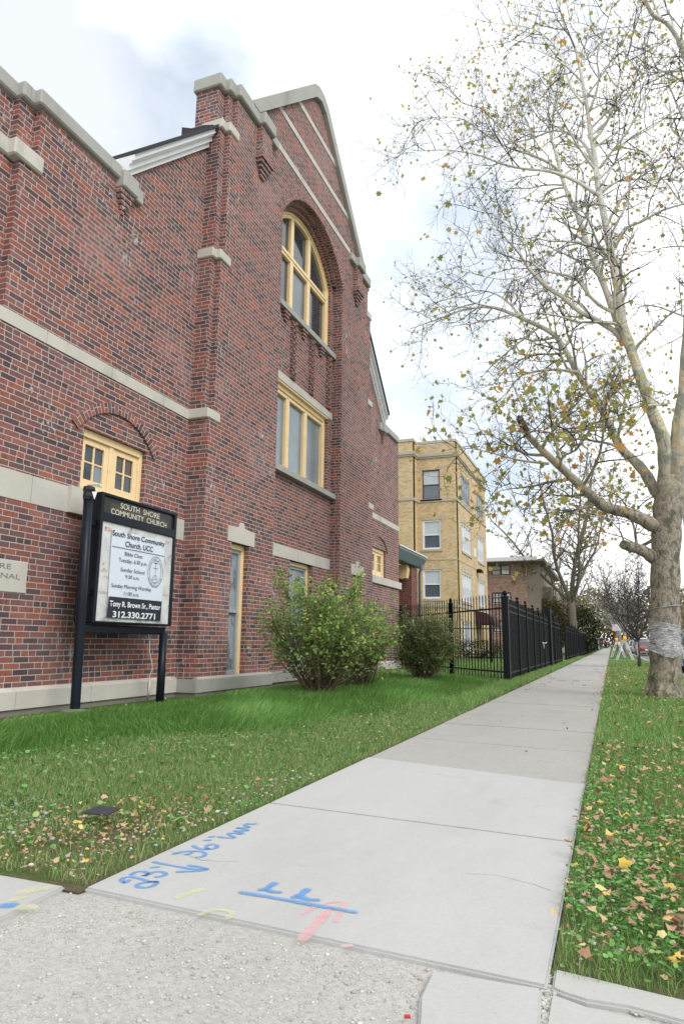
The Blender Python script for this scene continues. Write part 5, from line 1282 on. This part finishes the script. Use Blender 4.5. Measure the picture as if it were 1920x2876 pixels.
# run along the sidewalk
ys=[15.35,17.35,19.06,20.9,22.55,24.2]
fence_run('fence','long black picket fence beside the sidewalk starting at the thick corner post',(-2.1,15.35),(-2.1,26.1),[0]+[y-15.35 for y in ys[1:]],1.80,.082,(1.66,1.52,.18),'flat',.024,.05,.045,'sq')
m=MB(); m.bbox(-2.18,-2.04,15.22,15.42,-.1,1.80,.01); m.lathe((-2.11,15.32,1.80),[(.10,0),(.10,.02),(.03,.03),(.03,.05),(.05,.07),(.055,.11),(.03,.15),(.005,.165)],12); tag(build('corner_post',m,BLACK),'thick square black corner post with a ball cap at the bend of the fence','fence post')
m=MB(); m.bbox(-2.2,-2.0,26.15,26.55,-.1,2.12,.01); tag(build('gate_post',m,BLACK),'tall thick black gate post rising above the fence beside the sidewalk','gate post')
fence_run('gate','solid looking black gate leaf after the tall gate post',(-2.1,26.7),(-2.1,32.6),[0.15,2.,5.8],1.82,.10,(1.68,1.5,.16),'flat',.018,.06,.05,'sq')
fence_run('fence','black picket fence beyond the gap after the gate',(-2.1,36.0),(-2.1,50.6),[0,2.3,4.6,6.9,9.2,11.5,14.5],1.84,.12,(1.70,1.5,.18),'flat',.018,.06,.05,'sq')
fence_run('fence','farther black picket fence beside the sidewalk past the forked tree',(-2.1,52.0),(-2.1,73),[0,3,6,9,12,15,18,21],1.7,.14,(1.56,.2),'flat',.02,.06,.05,'sq')
fence_run('fence','farthest low black fence at the end of the fence row',(-2.1,76),(-2.1,122),[0,6,12,18,24,30,36,42,46],1.55,.2,(1.4,.2),'flat',.03,.06,.06,'sq')
# chain and latch
m=MB(); m.tube([(-2.06,23.2,.86),(-2.04,24.1,.84),(-2.05,24.7,.87)],.012,5); m.tube([(-2.05,23.5,.85),(-2.04,23.5,.66)],.009,5); tag(build('tie_rope',m,WHITE),'white rope tied round the pickets of the long sidewalk fence','rope')
# inner yard fence
fence_run('fence','lower black iron fence across the yard in front of the yellow building',(-9.2,28.5),(-2.3,29.5),[0,2.3,4.6,6.6],1.62,.15,(1.42,.25),'spear',.016,.06,.045,'sq')

# ================================================================== YELLOW BUILDING
K=40/46.
def Y46(x,y,z): return (x*K, y*K, .8+(z-.8)*K)
yb=thing('apartment_building','three storey yellow brick apartment building with white windows behind the fence','building',(-8.18,40,0))
YS=40.0; XC=-9.41*K; XJ=-12.2*K; YJ=39.1; XE=-26; YE=58.1*K
zf=lambda z:.8+(z-.8)*K
ZT=zf(14.72)
def opening(lst): return [[(a,c),(b,c),(b,d),(a,d)] for a,b,c,d in lst]
side_w=[(-11.82*K,-10.56*K,zf(10.76),zf(12.86)),(-11.84*K,-10.55*K,zf(7.2),zf(9.26)),(-11.86*K,-10.58*K,zf(3.8),zf(5.8))]
m=MB(); m.slab([(XJ,-.1),(XC,-.1),(XC,ZT),(XJ,ZT)],opening(side_w),YS,YS+.35,axis='y')
out_w=[(-14.7*K,-13.45*K,zf(a),zf(b)) for a,b in ((11.4,13.2),(7.6,9.5),(3.9,5.8))]
m.slab([(XE,-.1),(XJ,-.1),(XJ,ZT+.05),(XE,ZT+.05)],opening(out_w),YJ,YJ+.35,axis='y')
front_w=[(47.75*K,51.0*K,zf(10.9),zf(12.9)),(53.95*K,56.85*K,zf(10.9),zf(12.9)),(47.6*K,51.05*K,zf(7.25),zf(9.28)),(53.9*K,56.8*K,zf(7.25),zf(9.28)),(47.4*K,51.0*K,zf(3.7),zf(5.75)),(53.8*K,56.7*K,zf(3.7),zf(5.75)),(47.5*K,50.9*K,zf(.3),zf(2.25))]
m.slab([(YS+.002,-.1),(YE,-.1),(YE,ZT),(YS+.002,ZT)],opening(front_w),XC,XC-.35)
m.box(XJ-.35,XJ,YJ+.002,YS,-.1,ZT+.05); m.box(XE,XC-.36,YE-.3,YE,-.1,ZT)
wl=build('wall',m,B_YEL,yb)
m=MB()
def trimrun(m,z0,z1,p):
    m.box(XE,XJ+p,YJ-p,YJ+.1,z0,z1); m.box(XJ-.1,XJ+p,YJ+.1,YS-p,z0,z1); m.box(XJ+p,XC+p,YS-p,YS+.1,z0,z1); m.box(XC-.1,XC+p,YS+.1,YE,z0,z1)
trimrun(m,ZT+.051,ZT+.22,.05); build('coping',m,STONE_Y,yb)
m=MB(); trimrun(m,zf(13.70),zf(13.82),.07); trimrun(m,zf(13.821),zf(14.05),.12); build('cornice',m,STONE_Y,yb)
m=MB(); trimrun(m,zf(10.53),zf(10.72),.05); build('stone_band',m,STONE_Y,yb)
m=MB(); trimrun(m,zf(6.42),zf(6.48),.02); build('belt_course',m,STONE_Y,yb)
m=MB(); trimrun(m,zf(3.2),zf(3.36),.04); build('belt_course',m,STONE_Y,yb)
def dhwin(axis,a,b,c,d,dep,brown=False,lintel=True):
    m=MB(); fr_=BROWNF if brown else WFRAME; th=.10 if not brown else .06
    def B(a0,a1,c0,c1,o0,o1):
        if axis=='y': m.box(a0,a1,dep+o0,dep+o1,c0,c1)
        else: m.box(dep-o1,dep-o0,a0,a1,c0,c1)
    B(a,a+th,c,d,.05,.2); B(b-th,b,c,d,.05,.2); B(a+th,b-th,d-th,d,.05,.2); B(a+th,b-th,c,c+th,.05,.2); zm=(c+d)/2-.02; B(a+th,b-th,zm-.03,zm+.03,.08,.2)
    w=build('window',m,fr_,yb)
    m=MB(); B(a+th,b-th,c+th,zm-.03,.13,.16); build('pane',m,G_BLDG,w); m=MB(); B(a+th,b-th,zm+.03,d-th,.11,.14); build('pane',m,G_BLIND,w)
    m=MB(); B(a-.12,b+.12,c-.14,c-.002,-.05,.2); build('sill',m,STONE_Y,w)
    if lintel:
        for (p_,q_) in ((a-.16,a+.12),(b-.12,b+.16)):
            m=MB(); B(p_,q_,d+.002,d+.22,-.015,.1); build('lintel_block',m,STONE_Y,w)
BROWNF=plain('brown_frame',(.10,.05,.05),.5)
for i,(a,b,c,d) in enumerate(side_w): dhwin('y',a,b,c,d,YS,i==0)
for i,(a,b,c,d) in enumerate(out_w): dhwin('y',a,b,c,d,YJ,i==0)
for i,(a,b,c,d) in enumerate(front_w):
    m=MB(); n=4 if i%2==0 else 3
    for k in range(n+1):
        y=a+(b-a)*k/n; m.box(XC-.25,XC-.04,y-.06 if k else y,y+.06 if k<n else y,c,d)
    m.box(XC-.25,XC-.03,a+.05,b-.05,d-.08,d-.002); m.box(XC-.25,XC-.03,a+.05,b-.05,c+.002,c+.1)
    w=build('window',m,WFRAME if i>1 else ALU,yb)
    m=MB(); m.box(XC-.2,XC-.17,a+.05,b-.05,c+.09,(c+d)/2); build('pane',m,G_BLDG,w); m=MB(); m.box(XC-.19,XC-.14,a+.05,b-.05,(c+d)/2,d-.07); build('pane',m,G_BLIND,w)
    m=MB(); m.box(XC-.1,XC+.06,a-.1,b+.1,c-.16,c-.004); build('sill',m,STONE_Y,w)
    m=MB()
    if i>1 and i<6:
        for k in range(4): y=a+(b-a)*k/3; m=MB(); m.box(XC-.05,XC+.015,y-.2,y+.2,d+.02,d+.28); build('lintel_block',m,STONE_Y,w)
m=MB(); m.box(XC,XC+.03,52.1*K,53.*K,zf(7.35),zf(8.05)); build('wall_sign',m,WHITE,yb)
m=MB(); m.box(XC,XC+.12,53.2*K,53.5*K,zf(6.3),zf(6.5)); m.slab([(XC+.1,zf(6.5)),(XC+.35,zf(6.45)),(XC+.42,zf(6.25)),(XC+.1,zf(6.2))],[],53.0*K,53.7*K,axis='y'); build('floodlight',m,BLACK,yb)
AWN=plain('maroon_awning',(.06,.022,.025),.8,var=.2)
m=MB(); n=8
for i in range(n):
    a0,a1=PI*i/n/2,PI*(i+1)/n/2; P=lambda a,y:(XC+1.25*math.cos(a),y,2.05+.85*math.sin(a))
    m.face([P(a0,45.2),P(a0,47.6),P(a1,47.6),P(a1,45.2)])
m.face([(XC,45.2,2.05)]+[(XC+1.25*math.cos(PI*i/16),45.2,2.05+.85*math.sin(PI*i/16)) for i in range(9)]); m.face([(XC,47.6,2.05)]+[(XC+1.25*math.cos(PI*i/16),47.6,2.05+.85*math.sin(PI*i/16)) for i in range(9)])
m.box(XC+1.2,XC+1.26,45.2,47.6,1.85,2.05); build('awning',m,AWN,yb,recalc=False,uv=False)
crownblob('hedge','clipped dark green hedge along the foot of the yellow building','hedge',(-6.9,39.0,.5),(1.6,.8,.55),5000,EVG,.04,.09)
m=MB(); m.bbox(-4.15,-3.55,39.2,39.9,.12,1.15,.04); m.bbox(-4.2,-3.5,39.15,39.95,1.15,1.25,.03); m.lathe((-4.0,39.2,.0),[(.1,.02),(.1,.14)],8); bn_=thing('wheeled_bin','dark grey wheeled bin standing in the yard behind the fence','bin',(-3.9,39.5,0)); build('bin_body',m,plain('dark_plastic',(.03,.035,.04),.5),bn_)

# ================================================================== PINK BRICK BUILDING
K2=60/66.; zg=lambda z:.8+(z-.8)*K2
ROOFP=plain('pale_brown_roof_edge',(.22,.19,.17),.8)
pb=thing('brick_building','low pink brick apartment building with a flat overhanging roof beyond the yellow one','building',(-7,60,0))
XP=-6.99*K2; XG=-5.84*K2
wins=[(-10.3*K2,-8.5*K2,zg(7.22),zg(8.22)),(-10.3*K2,-8.5*K2,zg(4.6),zg(5.6)),(-10.25*K2,-8.5*K2,zg(1.9),zg(2.95))]
m=MB(); m.slab([(-22,-.1),(XP,-.1),(XP,zg(8.35)),(-22,zg(8.35))],opening(wins),60,60.35,axis='y'); m.box(-22,XP,60.36,78,-.1,zg(8.34)); build('wall',m,B_PNK,pb)
m=MB(); m.box(XP+.001,XG,60.05,78,-.1,zg(8.32)); m.box(XG,XG+.75,62,78,-.1,zg(6.2)); build('stair_tower',m,stone_mat('tan_panel',(.30,.27,.22),0,.3),pb)
m=MB(); m.slab([(-22,zg(8.34)),(-6.0*K2,zg(8.32)),(-5.35*K2,zg(8.36)),(-5.3*K2,zg(8.62)),(-6.0*K2,zg(8.50)),(-22,zg(8.72))],[],58.9,79,axis='y'); build('roof',m,ROOFP,pb)
m=MB(); m.box(-22,-5.9*K2,58.78,58.9,zg(8.42),zg(8.78)); build('roof_fascia',m,WHITE,pb)
for (a,b,c,d) in wins:
    m=MB(); mid=(a+b)/2
    for (p,q) in ((a,a+.09),(mid-.06,mid+.06),(b-.09,b)): m.box(p,q,60.04,60.2,c,d)
    m.box(a,b,60.05,60.2,d-.09,d-.001); m.box(a,b,60.05,60.2,c+.001,c+.08); m.box(a,b,60.07,60.2,(c+d)/2-.03,(c+d)/2+.03); w=build('window',m,BROWNF,pb)
    m=MB(); m.box(a+.05,b-.05,60.12,60.16,c+.05,d-.05); build('pane',m,G_BLIND,w); m=MB(); m.box(a-.1,b+.1,59.95,60.2,c-.09,c-.001); build('sill',m,STONE_Y,w)
    m=MB(); m.box(mid+.12,mid+.7,59.8,60.1,c+.08,c+.42); build('air_conditioner',m,WHITE,w)
# house with red roof & far beige building
hb=thing('house','small distant house with a reddish brown roof between building and tree','house',(-8,88,0))
m=MB(); m.box(-14,-4.4,88,96,-.1,4.2); build('wall',m,B_PNK,hb); m=MB(); m.slab([(87.6,4.1),(96.4,4.1),(92,6.9)],[],-4.0,-14.4); build('roof',m,ROOFR,hb)
fb=thing('far_building','distant pale beige building beside the sidewalk at the end of the fence','building',(-4,130,0))
m=MB(); m.box(-14,-2.3,128,150,-.1,4.6); build('wall',m,plain('beige_render',(.45,.41,.33),.9),fb); m=MB(); m.box(-14.2,-2.1,127.8,150.2,4.6,4.9); build('coping',m,STONE_Y,fb)
# ================================================================== STREET FURNITURE
ORG=NT('amber_lens'); ORG.bsdf.inputs['Emission Color'].default_value=(1,.35,.02,1); ORG.bsdf.inputs['Emission Strength'].default_value=.3; AMB=ORG.done((.85,.38,.02),.3)
SIGL=NT('lit_signal_lens'); SIGL.bsdf.inputs['Emission Color'].default_value=(1,.16,.03,1); SIGL.bsdf.inputs['Emission Strength'].default_value=1.5; LITL=SIGL.done((.8,.15,.03),.4)
def barricade(label,x,y,rz):
    t=thing('barricade',label,'barricade',(x,y,0),'folding barricades on the verge')
    def part(nm,m,mat): o=build(nm,m,mat,t,world=False); return o
    for s in (-1,1):
        m=MB()
        for yy in (-.55,.55): m.beam((s*.42,yy,0),(s*.05,yy,1.05),.05,.03,(0,1,0))
        part('leg_frame',m,WHITE)
        m=MB(); m.beam((s*.10,-.6,.92),(s*.10,.6,.92),.025,.2); part('rail_board',m,WHITE)
        m=MB(); m.beam((s*.24,-.6,.5),(s*.24,.6,.5),.025,.15); part('rail_board',m,WHITE)
    m=MB(); m.box(-.09,.09,-.62,-.5,1.0,1.08); part('lamp_mount',m,plain('orange_plate',(.6,.4,.1),.5))
    m=MB(); m.lathe((0,-.56,1.08),[(.06,0),(.085,.03),(.09,.10),(.085,.15),(.05,.19),(.01,.2)],14); part('beacon',m,AMB)
    t.rotation_euler.z=rz; return t
b1_=barricade('nearer white folding barricade with orange beacon on the verge',.66,41.0,.06); b2_=barricade('farther white folding barricade partly hidden behind the nearer one',.40,50,-.1)
def pole_sign(name,label,cat,x,y,h,w,hh,mat,tilt=0,diamond=False):
    t=thing(name,label,cat,(x,y,0)); m=MB(); m.tube([(x,y,-.2),(x,y,h)],.04,8); build('post',m,GREYP,t)
    m=MB()
    if diamond: m.slab([(x,h-w*.75),(x+w*.75,h),(x,h+w*.75),(x-w*.75,h)],[],y-.06,y-.04,axis='y')
    else: m.slab([(x-w/2,h-hh/2-tilt),(x+w/2,h-hh/2),(x+w/2,h+hh/2+tilt),(x-w/2,h+hh/2)],[],y-.06,y-.04,axis='y')
    build('sign_face',m,mat,t); return t
pole_sign('warning_sign','small yellow warning sign on a post at the far end of the sidewalk','sign',-1.95,118,2.9,.55,.55,plain('yellow_sign',(.75,.55,.05),.5),0,True)
pole_sign('street_sign','white rectangular sign on a post above the far verge','sign',.55,66,2.35,.75,.55,plain('white_sign',(.75,.72,.74),.5),.03)
def signal(label,x,y,z):
    t=thing('traffic_signal',label,'signal',(x,y,0)); m=MB(); m.tube([(x+.3,y,-.2),(x+.3,y,z+.4)],.07,8); m.tube([(x+.3,y,z+.2),(x,y,z+.2)],.04,6); build('pole',m,BLACK,t)
    m=MB(); m.bbox(x-.2,x+.2,y-.15,y+.15,z-.45,z+.45,.03); build('housing',m,BLACK,t); m=MB(); m.lathe((x,y-.17,z+.22),[(.17,-.02),(.17,.02)],12); m=MB(); m.tube([(x,y-.2,z+.2),(x,y-.14,z+.2)],.17,14); build('lens',m,LITL,t)
signal('traffic signal with orange hand light far along the left kerb',.35,165,3.1); signal('traffic signal with orange light seen beside the trunk of the large sycamore',6.6,128,4.6)
lp=thing('street_lamp','tall slim dark grey lamp pole at the right edge beyond the sycamore','lamp post',(3.0,36,0))
m=MB(); m.lathe((3.62,36,-.2),[(.14,0),(.12,.5),(.08,.6),(.06,6),(.05,8.5)],10); build('pole',m,GREYP,lp); m=MB(); m.tube([(3.62,36,8.2),(4.6,36,8.6),(5.6,36,8.7)],.04,6); build('arm',m,GREYP,lp); m=MB(); m.bbox(5.4,6.1,35.85,36.15,8.6,8.75,.04); build('lamp_head',m,GREYP,lp)
up=thing('utility_pole','thin distant utility pole above the roof of the small house','pole',(-4.4,84,0)); m=MB(); m.tube([(-4.4,84,0),(-4.4,84,8.2)],.1,8); build('pole',m,BARK2,up); m=MB(); m.beam((-5.2,84,7.6),(-3.6,84,7.6),.1,.1); build('crossarm',m,BARK2,up)
# ---------------- cars
def carpaint(n,c): return plain(n,c,.22,.0,.6,.04,2,coat=.8)
TYRE=plain('tyre_rubber',(.02,.02,.02),.8); RIM=plain('alloy_rim',(.4,.4,.42),.3,.7); CGL=glass_mat('car_glass',(.04,.05,.06),.05,0); TAILL=plain('red_lamp',(.4,.015,.015),.2); PLATE=plain('plate_white',(.75,.76,.78),.4); CHR=plain('bumper_grey',(.25,.25,.26),.35)
def car(label,x,y,col,H=1.45,L=4.7,W=1.8,suv=False,two=None,group='cars parked along the kerb'):
    t=thing('parked_car',label,'car',(0,0,0),group)
    B=lambda nm,m,mat,par=None: build(nm,m,mat,par or t,world=False)
    hw=W/2; belt=H*.62 if not suv else H*.6
    # body stations along length (y from rear 0 to L)
    st=[(0,.86,.42,belt*.86),(.10,.95,.30,belt*.97),(.5,1,.24,belt*1.0),(1.2,1,.22,belt),(L*.5,1,.22,belt),(L-1.5,1,.22,belt*.99),(L-.9,.98,.24,belt*.93),(L-.25,.93,.28,belt*.80),(L,.80,.38,belt*.66)]
    V=[];n=12
    for (yy,s,zb,zt) in st:
        w_=hw*s; prof=[(-w_*.92,zb),(-w_,zb+.12),(-w_*1.0,(zb+zt)/2),(-w_*.985,zt-.12),(-w_*.90,zt-.02),(-w_*.5,zt+.015),(w_*.5,zt+.015),(w_*.90,zt-.02),(w_*.985,zt-.12),(w_,(zb+zt)/2),(w_,zb+.12),(w_*.92,zb)]
        V+=[(a,yy,b) for a,b in prof]
    F=[(i*n+k,i*n+(k+1)%n,(i+1)*n+(k+1)%n,(i+1)*n+k) for i in range(len(st)-1) for k in range(n)]+[tuple(range(n)),tuple((len(st)-1)*n+k for k in reversed(range(n)))]
    m=MB(); m.mesh(V,F,True); B('body',m,col)
    if two:
        m=MB(); m.box(-hw-.012,hw+.012,.15,L-.2,.26,.52); B('lower_cladding',m,two)
    # greenhouse
    if suv: g=[(.06,.80,belt-.01),(.30,.74,H*.95),(.7,.73,H),(L*.5,.73,H*1.0),(L-2.0,.72,H*.97),(L-1.15,.84,belt-.02)]
    else: g=[(.75,.84,belt-.01),(1.35,.70,H*.96),(1.8,.68,H),(L*.5,.68,H),(L-2.2,.68,H*.97),(L-1.35,.84,belt-.02)]
    V=[];n=6
    for (yy,s,zt) in g:
        w_=hw*s; wb=hw*.92; z0=belt-.03; V+=[(-wb,yy,z0),(-(w_+(wb-w_)*.1),yy,max(z0,zt-.08)),(-w_*.85,yy,zt),(w_*.85,yy,zt),(w_+(wb-w_)*.1,yy,max(z0,zt-.08)),(wb,yy,z0)]
    F=[(i*n+k,i*n+k+1,(i+1)*n+k+1,(i+1)*n+k) for i in range(len(g)-1) for k in range(n-1)]
    m=MB(); m.mesh(V,F,False); B('windows',m,CGL)
    m=MB(); rf=[v for i in range(1,len(g)-1) for v in [(-hw*g[i][1]*.93,g[i][0]+(.12 if i==1 else 0),g[i][2]+.004),(hw*g[i][1]*.93,g[i][0]+(.12 if i==1 else 0),g[i][2]+.004)]]
    q=len(rf)//2; top=[(a,b,c+.02) for a,b,c in rf]; m.mesh(rf+top,[(2*i,2*i+1,2*i+3,2*i+2) for i in range(q-1)]+[(2*q+2*i,2*q+2*i+2,2*q+2*i+3,2*q+2*i+1) for i in range(q-1)]+[(0,2*q,2*q+1,1)]+[(2*i,2*i+2,2*q+2*i+2,2*q+2*i) for i in range(q-1)]+[(2*i+1,2*q+2*i+1,2*q+2*i+3,2*i+3) for i in range(q-1)],True); B('roof',m,col)
    m=MB()
    for s in (-1,1):
        for i in (0,len(g)-2):
            a,b=(g[i],g[i+1]); m.beam((s*hw*.90,a[0],belt if i==0 else a[2]),(s*hw*b[1]*.97,b[0],b[2] if i==0 else belt),.06,.06)
        m.beam((s*hw*.90,L*.48,belt),(s*hw*.71,L*.47,H),.07,.05)
    B('pillars',m,col)
    for yy in (.85,L-.85):
        for s in (-1,1):
            m=MB(); m.tube([(s*(hw-.2),yy,.32),(s*(hw+.01),yy,.32)],.32,18); wh=B('wheel',m,TYRE)
            m=MB(); m.tube([(s*(hw-.05),yy,.32),(s*(hw+.022),yy,.32)],.20,14); B('rim',m,RIM,wh)
    for s in (-1,1):
        m=MB(); m.bbox(s*hw*.62-.16,s*hw*.62+.16,-.02,.12,belt*.66,belt*.84,.02); B('tail_light',m,TAILL)
        m=MB(); m.bbox(s*(hw+.08)-.1,s*(hw+.08)+.1,L-1.75,L-1.6,belt,belt+.14,.03); B('wing_mirror',m,col)
    m=MB(); m.bbox(-hw*.9,hw*.9,-.08,.1,.28,.46,.03); B('bumper',m,CHR if not two else two)
    m=MB(); m.box(-.16,.16,-.09,-.05,.52,.66); m.box(-.16,.16,-.03,.0,.52,.66); B('number_plate',m,PLATE)
    t.location=(x,y,-.2); return t
car('dark red sedan parked nearest behind the sycamore trunk, boot towards the viewer',3.15,73,carpaint('red_car_paint',(.30,.03,.04)))
car('silver sport utility vehicle parked just ahead of the dark red sedan',2.95,80,carpaint('silver_car_paint',(.5,.53,.56)),1.75,4.7,1.88,True)
car('white car parked ahead of the silver sport utility vehicle',2.75,87.5,carpaint('white_car_paint',(.75,.77,.78)),1.6,4.8,1.85,True)
car('grey car parked farthest up the kerb beyond the white one',2.7,96,carpaint('grey_car_paint',(.25,.27,.29)),1.5,4.7,1.8)
car('white and blue utility vehicle parked at the right edge beside the large sycamore',3.40,28.6,carpaint('pale_car_paint',(.70,.74,.78)),1.52,4.6,1.9,True,carpaint('blue_car_paint',(.03,.08,.25)))
# ---------------- people far away
def person(label,x,y,top,legs,skin,pose,bag=None):
    me=bpy.data.meshes.new('p'); 
    v=[(0,0,.95),(0,0,1.2),(0,0,1.42),(0,0,1.52),(0,0,1.62),(0,0,1.72),(.1,0,.9),(.12,.05+pose*.12,.5),(.12,pose*.18,.06),(.12,-.1+pose*.18,.02),(-.1,0,.9),(-.12,-pose*.1,.5),(-.12,-pose*.2,.06),(-.12,-.1-pose*.2,.02),(.19,0,1.40),(.26,-.05,1.12),(.24,-.12,.88),(-.19,0,1.40),(-.26,.05,1.12),(-.24,-.05,.88)]
    e=[(0,1),(1,2),(2,3),(3,4),(4,5),(0,6),(6,7),(7,8),(8,9),(0,10),(10,11),(11,12),(12,13),(2,14),(14,15),(15,16),(2,17),(17,18),(18,19)]
    me.from_pydata([(a+x,b+y,c) for a,b,c in v],e,[]); o=bpy.data.objects.new('person',me); COL.objects.link(o)
    md=o.modifiers.new('s','SKIN'); R_=[.15,.14,.16,.06,.10,.09,.10,.075,.05,.04,.10,.075,.05,.04,.06,.05,.035,.06,.05,.035]
    for i,r in enumerate(R_): me.skin_vertices[0].data[i].radius=(r,r*.8)
    me.skin_vertices[0].data[0].use_root=True; md2=o.modifiers.new('u','SUBSURF'); md2.levels=1; md2.render_levels=1
    dg=bpy.context.evaluated_depsgraph_get(); m2=bpy.data.meshes.new_from_object(o.evaluated_get(dg)); o.modifiers.clear(); o.data=m2
    for f in m2.polygons: f.use_smooth=True
    m2.materials.clear(); m2.materials.append(top); m2.materials.append(legs); m2.materials.append(skin)
    for f in m2.polygons:
        z=f.center.z; f.material_index=2 if z>1.5 else (1 if z<.92 else 0)
    tag(o,label,'person','people far down the sidewalk'); return o
CL1=plain('black_clothes',(.012,.012,.014),.9); CL2=plain('red_coat',(.35,.05,.06),.9); CL3=plain('grey_clothes',(.2,.2,.22),.9); SKN=plain('skin',(.25,.14,.09),.6)
for a in ((-1.1,168,CL1,CL1,1,'pedestrian in black clothes walking at the far end of the sidewalk'),(-.75,170,CL2,CL3,.6,'pedestrian in a red top beside the one in black'),(-1.5,172,CL3,CL1,.8,'pedestrian in grey clothes left of the one in black')):
    try: person(a[5],a[0],a[1],a[2],a[3],SKN,a[4])
    except Exception as ex: print('person fail',ex)
# ================================================================== WORLD & LIGHT
w=bpy.data.worlds.new('World'); SC.world=w; w.use_nodes=True
nt=w.node_tree; N=nt.nodes; Lk=nt.links; N.clear()
out=N.new('ShaderNodeOutputWorld'); b1=N.new('ShaderNodeBackground'); b2=N.new('ShaderNodeBackground'); mx=N.new('ShaderNodeMixShader')
sky=N.new('ShaderNodeTexSky'); sky.sky_type='NISHITA'; sky.sun_disc=False
SUN_EL=math.radians(42); SUN_AZ=math.radians(118)
sky.sun_elevation=SUN_EL; sky.sun_rotation=SUN_AZ; sky.air_density=1.0; sky.dust_density=2.5
Lk.new(sky.outputs[0],b1.inputs[0]); b1.inputs[1].default_value=.15
tc=N.new('ShaderNodeTexCoord'); mp=N.new('ShaderNodeMapping'); Lk.new(tc.outputs['Generated'],mp.inputs[0]); mp.inputs['Scale'].default_value=(1,1,1.7); mp.inputs['Location'].default_value=(3.1,1.7,.4)
n1=N.new('ShaderNodeTexNoise'); n1.inputs['Scale'].default_value=2.3; n1.inputs['Detail'].default_value=8; n1.inputs['Roughness'].default_value=.55; Lk.new(mp.outputs[0],n1.inputs[0])
r1=N.new('ShaderNodeValToRGB'); r1.color_ramp.elements[0].position=.34; r1.color_ramp.elements[1].position=.47; 
acc=n1.outputs[0]
for (uu,vv,lo_,hi_,am) in ((60,40,.930,.995,.17),(1150,640,.965,.998,.05),(1560,980,.95,.998,.075),(1420,1700,.97,.999,.06)):
    dv=ray(uu,vv).normalized(); vd=N.new('ShaderNodeVectorMath'); vd.operation='DOT_PRODUCT'; nrm=N.new('ShaderNodeVectorMath'); nrm.operation='NORMALIZE'; Lk.new(tc.outputs['Generated'],nrm.inputs[0]); Lk.new(nrm.outputs[0],vd.inputs[0]); vd.inputs[1].default_value=tuple(dv)
    mr=N.new('ShaderNodeMapRange'); mr.interpolation_type='SMOOTHSTEP'; mr.inputs['From Min'].default_value=lo_; mr.inputs['From Max'].default_value=hi_; mr.inputs['To Max'].default_value=am; Lk.new(vd.outputs['Value'],mr.inputs['Value'])
    sb=N.new('ShaderNodeMath'); sb.operation='SUBTRACT'; Lk.new(acc,sb.inputs[0]); Lk.new(mr.outputs[0],sb.inputs[1]); acc=sb.outputs[0]
Lk.new(acc,r1.inputs[0])
n2=N.new('ShaderNodeTexNoise'); n2.inputs['Scale'].default_value=2.0; n2.inputs['Detail'].default_value=6; mp2=N.new('ShaderNodeMapping'); Lk.new(tc.outputs['Generated'],mp2.inputs[0]); mp2.inputs['Location'].default_value=(7,2,5); Lk.new(mp2.outputs[0],n2.inputs[0])
r2=N.new('ShaderNodeValToRGB'); r2.color_ramp.elements[0].position=.42; r2.color_ramp.elements[0].color=(.69,.75,.80,1); r2.color_ramp.elements[1].position=.52; r2.color_ramp.elements[1].color=(1,1,1,1); Lk.new(n2.outputs[0],r2.inputs[0])
Lk.new(r2.outputs[0],b2.inputs[0]); b2.inputs[1].default_value=1.0
mn=N.new('ShaderNodeMath'); mn.operation='MULTIPLY_ADD'; mn.inputs[1].default_value=.42; mn.inputs[2].default_value=.58; Lk.new(r1.outputs[0],mn.inputs[0])
Lk.new(mn.outputs[0],mx.inputs[0]); Lk.new(b1.outputs[0],mx.inputs[1]); Lk.new(b2.outputs[0],mx.inputs[2]); Lk.new(mx.outputs[0],out.inputs[0])
sd=bpy.data.lights.new('sun','SUN'); so=bpy.data.objects.new('sun',sd); COL.objects.link(so)
sd.energy=1.2; sd.angle=math.radians(26); sd.color=(1,.975,.94)
# sky azimuth: sun_rotation measured clockwise from +Y
dirv=Vector((math.sin(SUN_AZ)*math.cos(SUN_EL),math.cos(SUN_AZ)*math.cos(SUN_EL),math.sin(SUN_EL)))
so.rotation_euler=dirv.to_track_quat('Z','Y').to_euler(); so.location=(10,-10,30)
SC.view_settings.view_transform='Standard'; SC.view_settings.look='None'; SC.view_settings.gamma=1; SC.view_settings.use_curve_mapping=False
SC.view_settings.exposure=.55
SC.cycles.max_bounces=6
